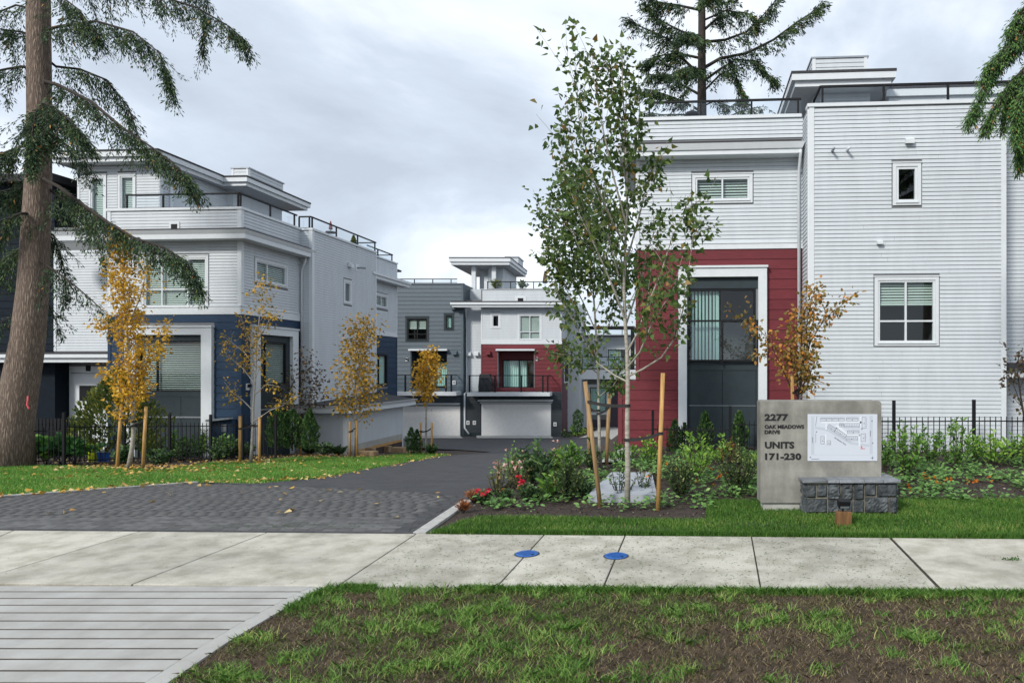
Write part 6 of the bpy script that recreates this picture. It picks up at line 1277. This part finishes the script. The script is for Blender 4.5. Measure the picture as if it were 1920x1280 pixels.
for px, py, lab in ((55, 872, 'broad leaved hosta clump at the far left behind the fence'), (88, 868, 'broad leaved hosta clump behind the second fence post'), (118, 866, 'broad leaved hosta clump by the fence corner'), (142, 858, 'small hosta clump turning brown at the fence corner')):
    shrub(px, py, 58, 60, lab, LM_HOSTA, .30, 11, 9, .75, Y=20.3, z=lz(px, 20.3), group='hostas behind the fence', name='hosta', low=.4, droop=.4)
# flowering plants
def flowers(o, h, w, n, lm, size, name='blossom'):
    P_ = np.stack([NP.normal(0, w * .5, n), NP.normal(0, w * .5, n), h * NP.uniform(.55, 1.05, n)], -1); k_ = 7
    pos = np.repeat(P_, k_, 0) + NP.normal(0, size * .25, (n * k_, 3)); leaves(name, pos, NP.normal(size=(n * k_, 3)), size, NP.random(n * k_), lm, o, .9, SH_OVAL, kind='stuff')
for px, py, h, w, lab, lm, fs in ((935, 930, 66, 62, 'rose bush with pale pink blooms near the driveway edge', LM_PINKP, .05), (972, 915, 70, 56, 'tall rose bush with scattered pink blooms', LM_PINKP, .045), (985, 938, 44, 40, 'rose bush with deep red blooms in front of the rhododendron', LM_REDP, .07), (905, 944, 26, 30, 'low plant with crimson flowers at the kerb corner', LM_REDP, .07), (1042, 893, 66, 44, 'rose bush behind the rhododendron with one pink bloom', LM_PINKP, .05)):
    o = shrub(px, py, h, w, lab, LM_ROSE if lm is LM_PINKP else LM_RHODO, .05, 16, 30, group='flowering bushes in the left bed', cat='flower bush', name='rose_bush'); s_ = o.location.y / FPX; flowers(o, h * s_, w * s_ * .5, 9 if lm is LM_PINKP else 4, lm, fs * .75)
o = shrub(962, 915, 98, 44, 'tall thin weed with tiny yellow flowers beside the driveway', LM_COVER, .05, 9, 22, group=None, name='weed', cat='plant'); flowers(o, .8, .12, 26, LM_BRIGHT, .022)
for px, py, w, lab in ((888, 938, 34, 'rusty brown dried fern at the kerb corner'), (868, 958, 22, 'small rusty tuft nearest the kerb'), (1368, 870, 40, 'reddish brown grass tuft between the laurels')):
    shrub(px, py, 22 if w < 40 else 50, w, lab, LM_RUST, .09, 22, 12, .16, group='rusty dried tufts', name='dried_tuft', shape=SH_KITE, cat='plant')
# small bright things behind the left fence
o = thing('tub', 'bright yellow tub behind the black fence, left of two blue pots', 'tub', fp(178, 21.4, lz(178, 21.4))); MB().lathe([(.16, 0), (.22, .55), (.20, .56), (.15, .1)], 14).build('shell', YEL, o); MB().tube([(-.2, 0, .52), (0, 0, .68), (.2, 0, .52)], .012, 6).build('handle', BLK, o)
for px, lab in ((189, 'blue pot behind the fence, left one beside the yellow tub'), (199, 'blue and white pot behind the fence, right one')):
    o = thing('pot', lab, 'pot', fp(px, 21.3, lz(px, 21.3) + .35), 0, 'blue pots behind the left fence'); MB().lathe([(.07, -.35), (.11, .0), (.10, .01), (.06, -.3)], 12).build('shell', BLU2, o); MB().lathe([(.115, -.05), (.12, .02), (.11, .02)], 12).build('rim', GAR, o)
# planters on roofs
o = shrub(930, 541, 16, 26, 'yellow green grass in a pot on the centre roof terrace', LM_GOLD, .35, 22, 12, .12, Y=YC + 1.5, group='roof terrace plants', name='potted_grass', shape=SH_KITE, cat='plant'); MB().lathe([(.2, -.5), (.3, 0)], 10).build('pot', BLK, o)
o = shrub(980, 541, 15, 24, 'leafy potted plant by the centre terrace railing', LM_RHODO, .25, 10, 14, Y=YC + 1.6, group='roof terrace plants', name='potted_plant', cat='plant'); MB().lathe([(.2, -.5), (.3, 0)], 10).build('pot', BLK, o)
o = cedar(663, 456, 14, 9, 'small pale green potted cypress behind the left roof railing', Y=31.8, lm=LM_GOLD, group='roof terrace plants', dens=.5, name='potted_cypress', cone=.2); MB().lathe([(.14, -.4), (.18, 0)], 10).build('pot', BLK, o)

# ---------------------------------------------------------------- grass, ground cover, litter
def grass(name, xy, h, wd_, lean, tint, mat, dz, **k):
    n = len(xy); z = zt(xy[:, 0], xy[:, 1]) + dz; a = NP.random(n) * 2 * np.pi; sd = np.stack([np.cos(a), np.sin(a), 0 * a], -1) * (np.broadcast_to(wd_, n)[:, None] / 2)
    b = NP.random(n) * 2 * np.pi; ln_ = np.stack([np.cos(b), np.sin(b), 0 * b], -1) * (lean * h * NP.uniform(.2, 1.3, n))[:, None]
    P0 = np.stack([xy[:, 0], xy[:, 1], z], -1); up = np.array([0, 0, 1.0]); hh = np.broadcast_to(h, n)[:, None]
    m = P0 + ln_ * .35 + up * hh * .6
    V = np.stack([P0 - sd, P0 + sd, m + sd * .75, P0 + ln_ + up * hh * .97, m - sd * .75], 1).reshape(-1, 3)
    return mknp(name, V, np.arange(n * 5).reshape(n, 5), mat, tint=np.repeat(tint, 5), kind='stuff', **k)
def scatter(poly, n):
    q = np.array(poly); lo, hi = q.min(0), q.max(0); P_ = lo + NP.random((n, 2)) * (hi - lo); return P_[inpoly(P_, poly)]
# front verge
fverge = [tuple(p[:2]) for p in edge] + [(edge[-1].x - .4, 3.6), (7.5, 3.6), (7.5, G(1980, sw_near(1980)).y - .02), tuple(G(1980, sw_near(1980))[:2]), tuple(G(640, sw_near(640) + 2)[:2])]
fverge = [tuple(p[:2]) for p in edge] + [(edge[-1].x - .4, 3.6), (7.5, 3.6), (7.5, 6.4)] + [tuple(G(x, sw_near(x) + 1.5)[:2]) for x in (1990, 1500, 1000, 700, 640)]
sheet('front_verge', fverge, -.02, SOIL, step=.5, kind='structure', label='patchy soil verge between pavement and road')
C0 = scatter(fverge, 2300); wgt = .30 + .55 * np.exp(-((C0[:, 0] + 1.2) / 1.6) ** 2) + .25 * np.sin(C0[:, 0] * 2.3 + C0[:, 1] * 3.1) - .30 * (C0[:, 1] < 5.25) * (C0[:, 0] > -.8)
C0 = C0[NP.random(len(C0)) < np.clip(wgt, .10, .95)][:640]
xy, hh, tt = [], [], []
for c in C0:
    m = NP.integers(22, 70); r = NP.uniform(.02, .06); xy.append(c + NP.normal(0, r, (m, 2)) * np.array([1.3, 1])); hh.append(NP.uniform(.03, .085, m) * NP.uniform(.6, 1.15)); tt.append(np.clip(NP.normal(NP.uniform(.3, .75), .18, m), 0, 1))
xy = np.concatenate(xy); hh = np.concatenate(hh); tt = np.concatenate(tt); ok = inpoly(xy, fverge)
grass('front_grass_tufts', xy[ok], hh[ok], .006, 1.3, tt[ok], LM_TUFT, -.02, label='ragged green grass tufts on the front verge')
P_ = scatter(fverge, 120000); q_ = np.sin(P_[:, 0] * 3.1 + np.sin(P_[:, 1] * 4.3) * 1.4) * np.sin(P_[:, 1] * 5.2 + np.sin(P_[:, 0] * 2.2) * 1.7) + .45 * np.exp(-((P_[:, 0] + 1) / 2.0) ** 2) + .35 * (P_[:, 1] > 5.9) - .5 * (P_[:, 1] < 5.2) * (P_[:, 0] > -.5) + NP.normal(0, .35, len(P_)); g_ = P_[(q_ > .45)]
grass('mat_grass', g_, NP.uniform(.012, .045, len(g_)), .0055, 1.5, np.clip(NP.normal(.42, .3, len(g_)), 0, 1), LM_MAT, -.02, label='short matted olive grass over the front verge')
P_ = P_[(q_ < .75) & (NP.random(len(P_)) < .8)]; grass('dry_grass', P_, NP.uniform(.010, .04, len(P_)), .005, 1.7, NP.random(len(P_)), LM_DRY, -.02, label='short dry brown grass over the front verge')
e_ = []
for px in np.arange(640, 1990, 1.0):
    dn = (11 if RD.random() < .8 else 3) if px > 860 else (16 if 640 <= px < 705 else 1); g = G(px, sw_near(px) + 1.5)
    e_.append(np.array([g.x, g.y]) + np.stack([NP.normal(0, .01, dn), -np.abs(NP.normal(0, .055, dn)) + .012], -1))
for p, q in zip(edge[:3], edge[1:4]):
    m = 420; t = NP.random(m)[:, None]; e_.append(np.array(p[:2]) * (1 - t) + np.array(q[:2]) * t + np.stack([np.abs(NP.normal(0, .10, m)), NP.normal(0, .03, m)], -1)) if p.y > 6.3 else None
e_ = np.concatenate(e_); grass('verge_edge_grass', e_, NP.uniform(.03, .085, len(e_)), .006, 1.0, np.clip(NP.normal(.5, .2, len(e_)), 0, 1), LM_GRASS, -.02, label='thick green grass fringe along the pavement edge')
P_ = scatter(fverge, 5200); leaves('soil_crumbs', np.c_[P_, zt(P_[:, 0], P_[:, 1]) - .015], NP.normal(size=(len(P_), 3)) * np.array([1, 1, .4]), NP.uniform(.006, .026, len(P_)), NP.random(len(P_)) ** 1.6, LM_CHIP, None, .8, kind='stuff', label='crumbs of earth and bark on the front verge')
# lawns
P_ = scatter(lawn_r, 150000); d0 = NP.random(len(P_)); bare = .5 + .5 * np.sin(P_[:, 0] * 1.7 + 2.0) * np.sin(P_[:, 1] * 5.0 + P_[:, 0]); back = P_[:, 1] > 9.55
ok = back | (d0 < 1 - .55 * (bare > .72)); P_ = P_[ok]; tv = .16 * np.sin(P_[:, 0] * 2.3 + np.sin(P_[:, 1] * 3)) * np.sin(P_[:, 1] * 4.1 + P_[:, 0]) + .3 * (NP.random(len(P_)) < .10)
grass('right_lawn_grass', P_, NP.uniform(.028, .075, len(P_)), .0065, .55, np.clip(NP.normal(.46, .22, len(P_)) + tv, 0, 1), LM_GRASS, -.015, label='short green grass of the strip before the sign')
fr = np.concatenate([np.array(G(px, sw_far(px) - .3)[:2]) + np.stack([NP.normal(0, .01, 16), np.abs(NP.normal(0, .04, 16))], -1) for px in np.arange(815, 1960, 1.5)])
grass('lawn_edge_grass', fr, NP.uniform(.05, .10, len(fr)), .0065, .4, np.clip(NP.normal(.3, .18, len(fr)), 0, 1), LM_GRASS, -.015, label='grass fringe along the far edge of the pavement')
P_ = scatter(lawn_l, 260000); keep = P_[:, 0] > -22; P_ = P_[keep]
grass('left_lawn_grass', P_, NP.uniform(.035, .07, len(P_)), .012, .6, np.clip(NP.normal(.52, .22, len(P_)) + .14 * np.sin(P_[:, 0] * 1.3) * np.sin(P_[:, 1] * 1.9 + P_[:, 0] * .7) + .3 * (NP.random(len(P_)) < .06), 0, 1), LM_LAWN, -.02, label='bright green mown grass left of the driveway')
# fallen leaves
lv = [scatter(lawn_l, 700)]
for (px, py), n, s_ in (((241, 876), 330, .75), ((470, 866), 190, .6), ((330, 882), 160, .9), ((560, 856), 120, .9), ((664, 856), 60, .8)):
    g = G(px, py); lv.append(np.array([g.x, g.y]) + NP.normal(0, s_, (n, 2)) * np.array([1.3, .8]))
for (a, b) in (((0, 932), (370, 904)), ((370, 904), (600, 897)), ((600, 897), (845, 853))):
    A_, B_ = np.array(G(*a)[:2]), np.array(G(*b)[:2]); t = NP.random((70, 1)); lv.append(A_ * (1 - t) + B_ * t + NP.normal(0, .16, (70, 2)))
lv.append(scatter(apron, 60)); lv = np.concatenate(lv); lv = lv[(lv[:, 1] > 9.6)]
leaves('fallen_leaves', np.c_[lv, zt(lv[:, 0], lv[:, 1]) + .012 + .028 * NP.random(len(lv))], np.c_[NP.normal(size=(len(lv), 2)), NP.normal(0, .25, len(lv))], NP.uniform(.06, .13, len(lv)), NP.random(len(lv)), LM_FALL, None, .8, SH_MAPLE, flat=.4, kind='stuff', label='yellow fallen leaves strewn over the left lawn')
# mulch chips and ground cover in the right bed
bedpoly = XY([(862, 978), (880, 940), (960, 890), (1100, 860), (1240, 850), (2000, 852), (2000, 940), (1690, 938), (1430, 940), (1323, 938), (1318, 972), (1000, 966), (900, 968)])
P_ = scatter(bedpoly, 15000); leaves('bark_chips', np.c_[P_, zt(P_[:, 0], P_[:, 1]) - .022], NP.normal(size=(len(P_), 3)) * np.array([1, 1, .3]), NP.uniform(.02, .055, len(P_)), NP.random(len(P_)) ** 1.5, LM_CHIP, None, .45, kind='stuff', label='loose bark chips over the right bed')
C0 = scatter(bedpoly, 1700); C0 = C0[(C0[:, 1] > G(0, 955).y) & ~inpoly(C0, [tuple(c_.lerp(p, 1.12)[:2]) for p in vp])]; sel = np.sin(C0[:, 0] * 2.1 + 1) * np.cos(C0[:, 1] * 1.3) > -.45; C0 = C0[sel]
m = 16; aa = NP.random((len(C0), m)) * 6.283; rr = NP.uniform(.02, .17, (len(C0), m)); P_ = np.stack([C0[:, :1] + rr * np.cos(aa), C0[:, 1:] + rr * np.sin(aa), NP.uniform(.0, .16, (len(C0), m)) * NP.uniform(.3, 1.2, (len(C0), 1))], -1).reshape(-1, 3)
leaves('ground_cover', P_, np.stack([np.cos(aa), np.sin(aa), NP.uniform(-.2, .6, aa.shape)], -1).reshape(-1, 3), NP.uniform(.05, .11, len(P_)), np.clip(NP.normal(.5, .22, len(P_)), 0, 1), LM_COVER, None, .65, SH_OVAL, flat=.35, kind='stuff', label='low pale green leafy ground cover in the right bed')
fl_ = []
for cpx, cpy, n, s_ in ((1310, 905, 5, .35), (1340, 885, 5, .3), (1345, 915, 3, .3), (1240, 885, 4, .3), (1600, 905, 0, .1), (1745, 903, 6, .2), (1765, 910, 3, .2), (1830, 915, 4, .4), (1870, 920, 4, .4), (1720, 925, 3, .3), (1040, 925, 4, .2), (985, 928, 3, .2), (1400, 905, 3, .3), (1215, 895, 4, .3)):
    g = G(cpx, cpy); fl_.append(np.c_[np.array([g.x, g.y]) + NP.normal(0, s_, (n, 2)), NP.uniform(.05, .18, n)])
fl_ = np.repeat(np.concatenate(fl_), 5, 0); fl_ += NP.normal(0, .012, fl_.shape)
leaves('marigolds', fl_, NP.normal(size=fl_.shape) + np.array([0, 0, .4]), .045, NP.random(len(fl_)), LM_ORANGE, None, .9, SH_OVAL, kind='stuff', label='small orange marigold flowers dotted through the right bed')
# grass clippings on the pavement
cl = [scatter([tuple(G(780, 1001)[:2]), tuple(G(1660, 1009)[:2]), tuple(G(1750, 1105)[:2]), tuple(G(650, 1097)[:2])], 3400), scatter([tuple(G(-200, 993)[:2]), tuple(G(780, 1000)[:2]), tuple(G(632, 1094)[:2]), tuple(G(-300, 1092)[:2])], 160)]
g = G(560, 985); cl.append(np.array([g.x, g.y]) + NP.normal(0, 1, (420, 2)) * np.array([.75, .10])); cl = np.concatenate(cl)
leaves('grass_clippings', np.c_[cl, np.full(len(cl), .006)], np.c_[NP.normal(size=(len(cl), 2)), 0 * cl[:, 0]], NP.uniform(.010, .042, len(cl)), NP.random(len(cl)) * .5, LM_GRASS, None, .18, SH_KITE, flat=.15, kind='stuff', label='grass clippings scattered on the pavement')
g = G(1895, 1049); leaves('moss_scrap', np.c_[np.array([g.x, g.y]) + NP.normal(0, 1, (60, 2)) * np.array([.08, .02]), NP.uniform(.005, .02, 60)], NP.normal(size=(60, 3)), .03, NP.random(60) * .3, LM_GRASS, None, .5, kind='stuff', label='scrap of turf lying on the pavement at the right edge')
# left bed ground litter
bl = XY([(0, 866), (130, 866), (230, 872), (320, 868), (480, 858), (650, 850), (650, 842), (480, 848), (300, 858), (0, 858)])
P_ = scatter(bl, 1500); leaves('left_bed_litter', np.c_[P_, zt(P_[:, 0], P_[:, 1]) - .03], np.c_[NP.normal(size=(len(P_), 2)), NP.normal(0, .3, len(P_))], NP.uniform(.05, .11, len(P_)), NP.random(len(P_)) ** .7, LM_FALL, None, .75, flat=.5, kind='stuff', label='dead leaves on the mulch along the left fence')
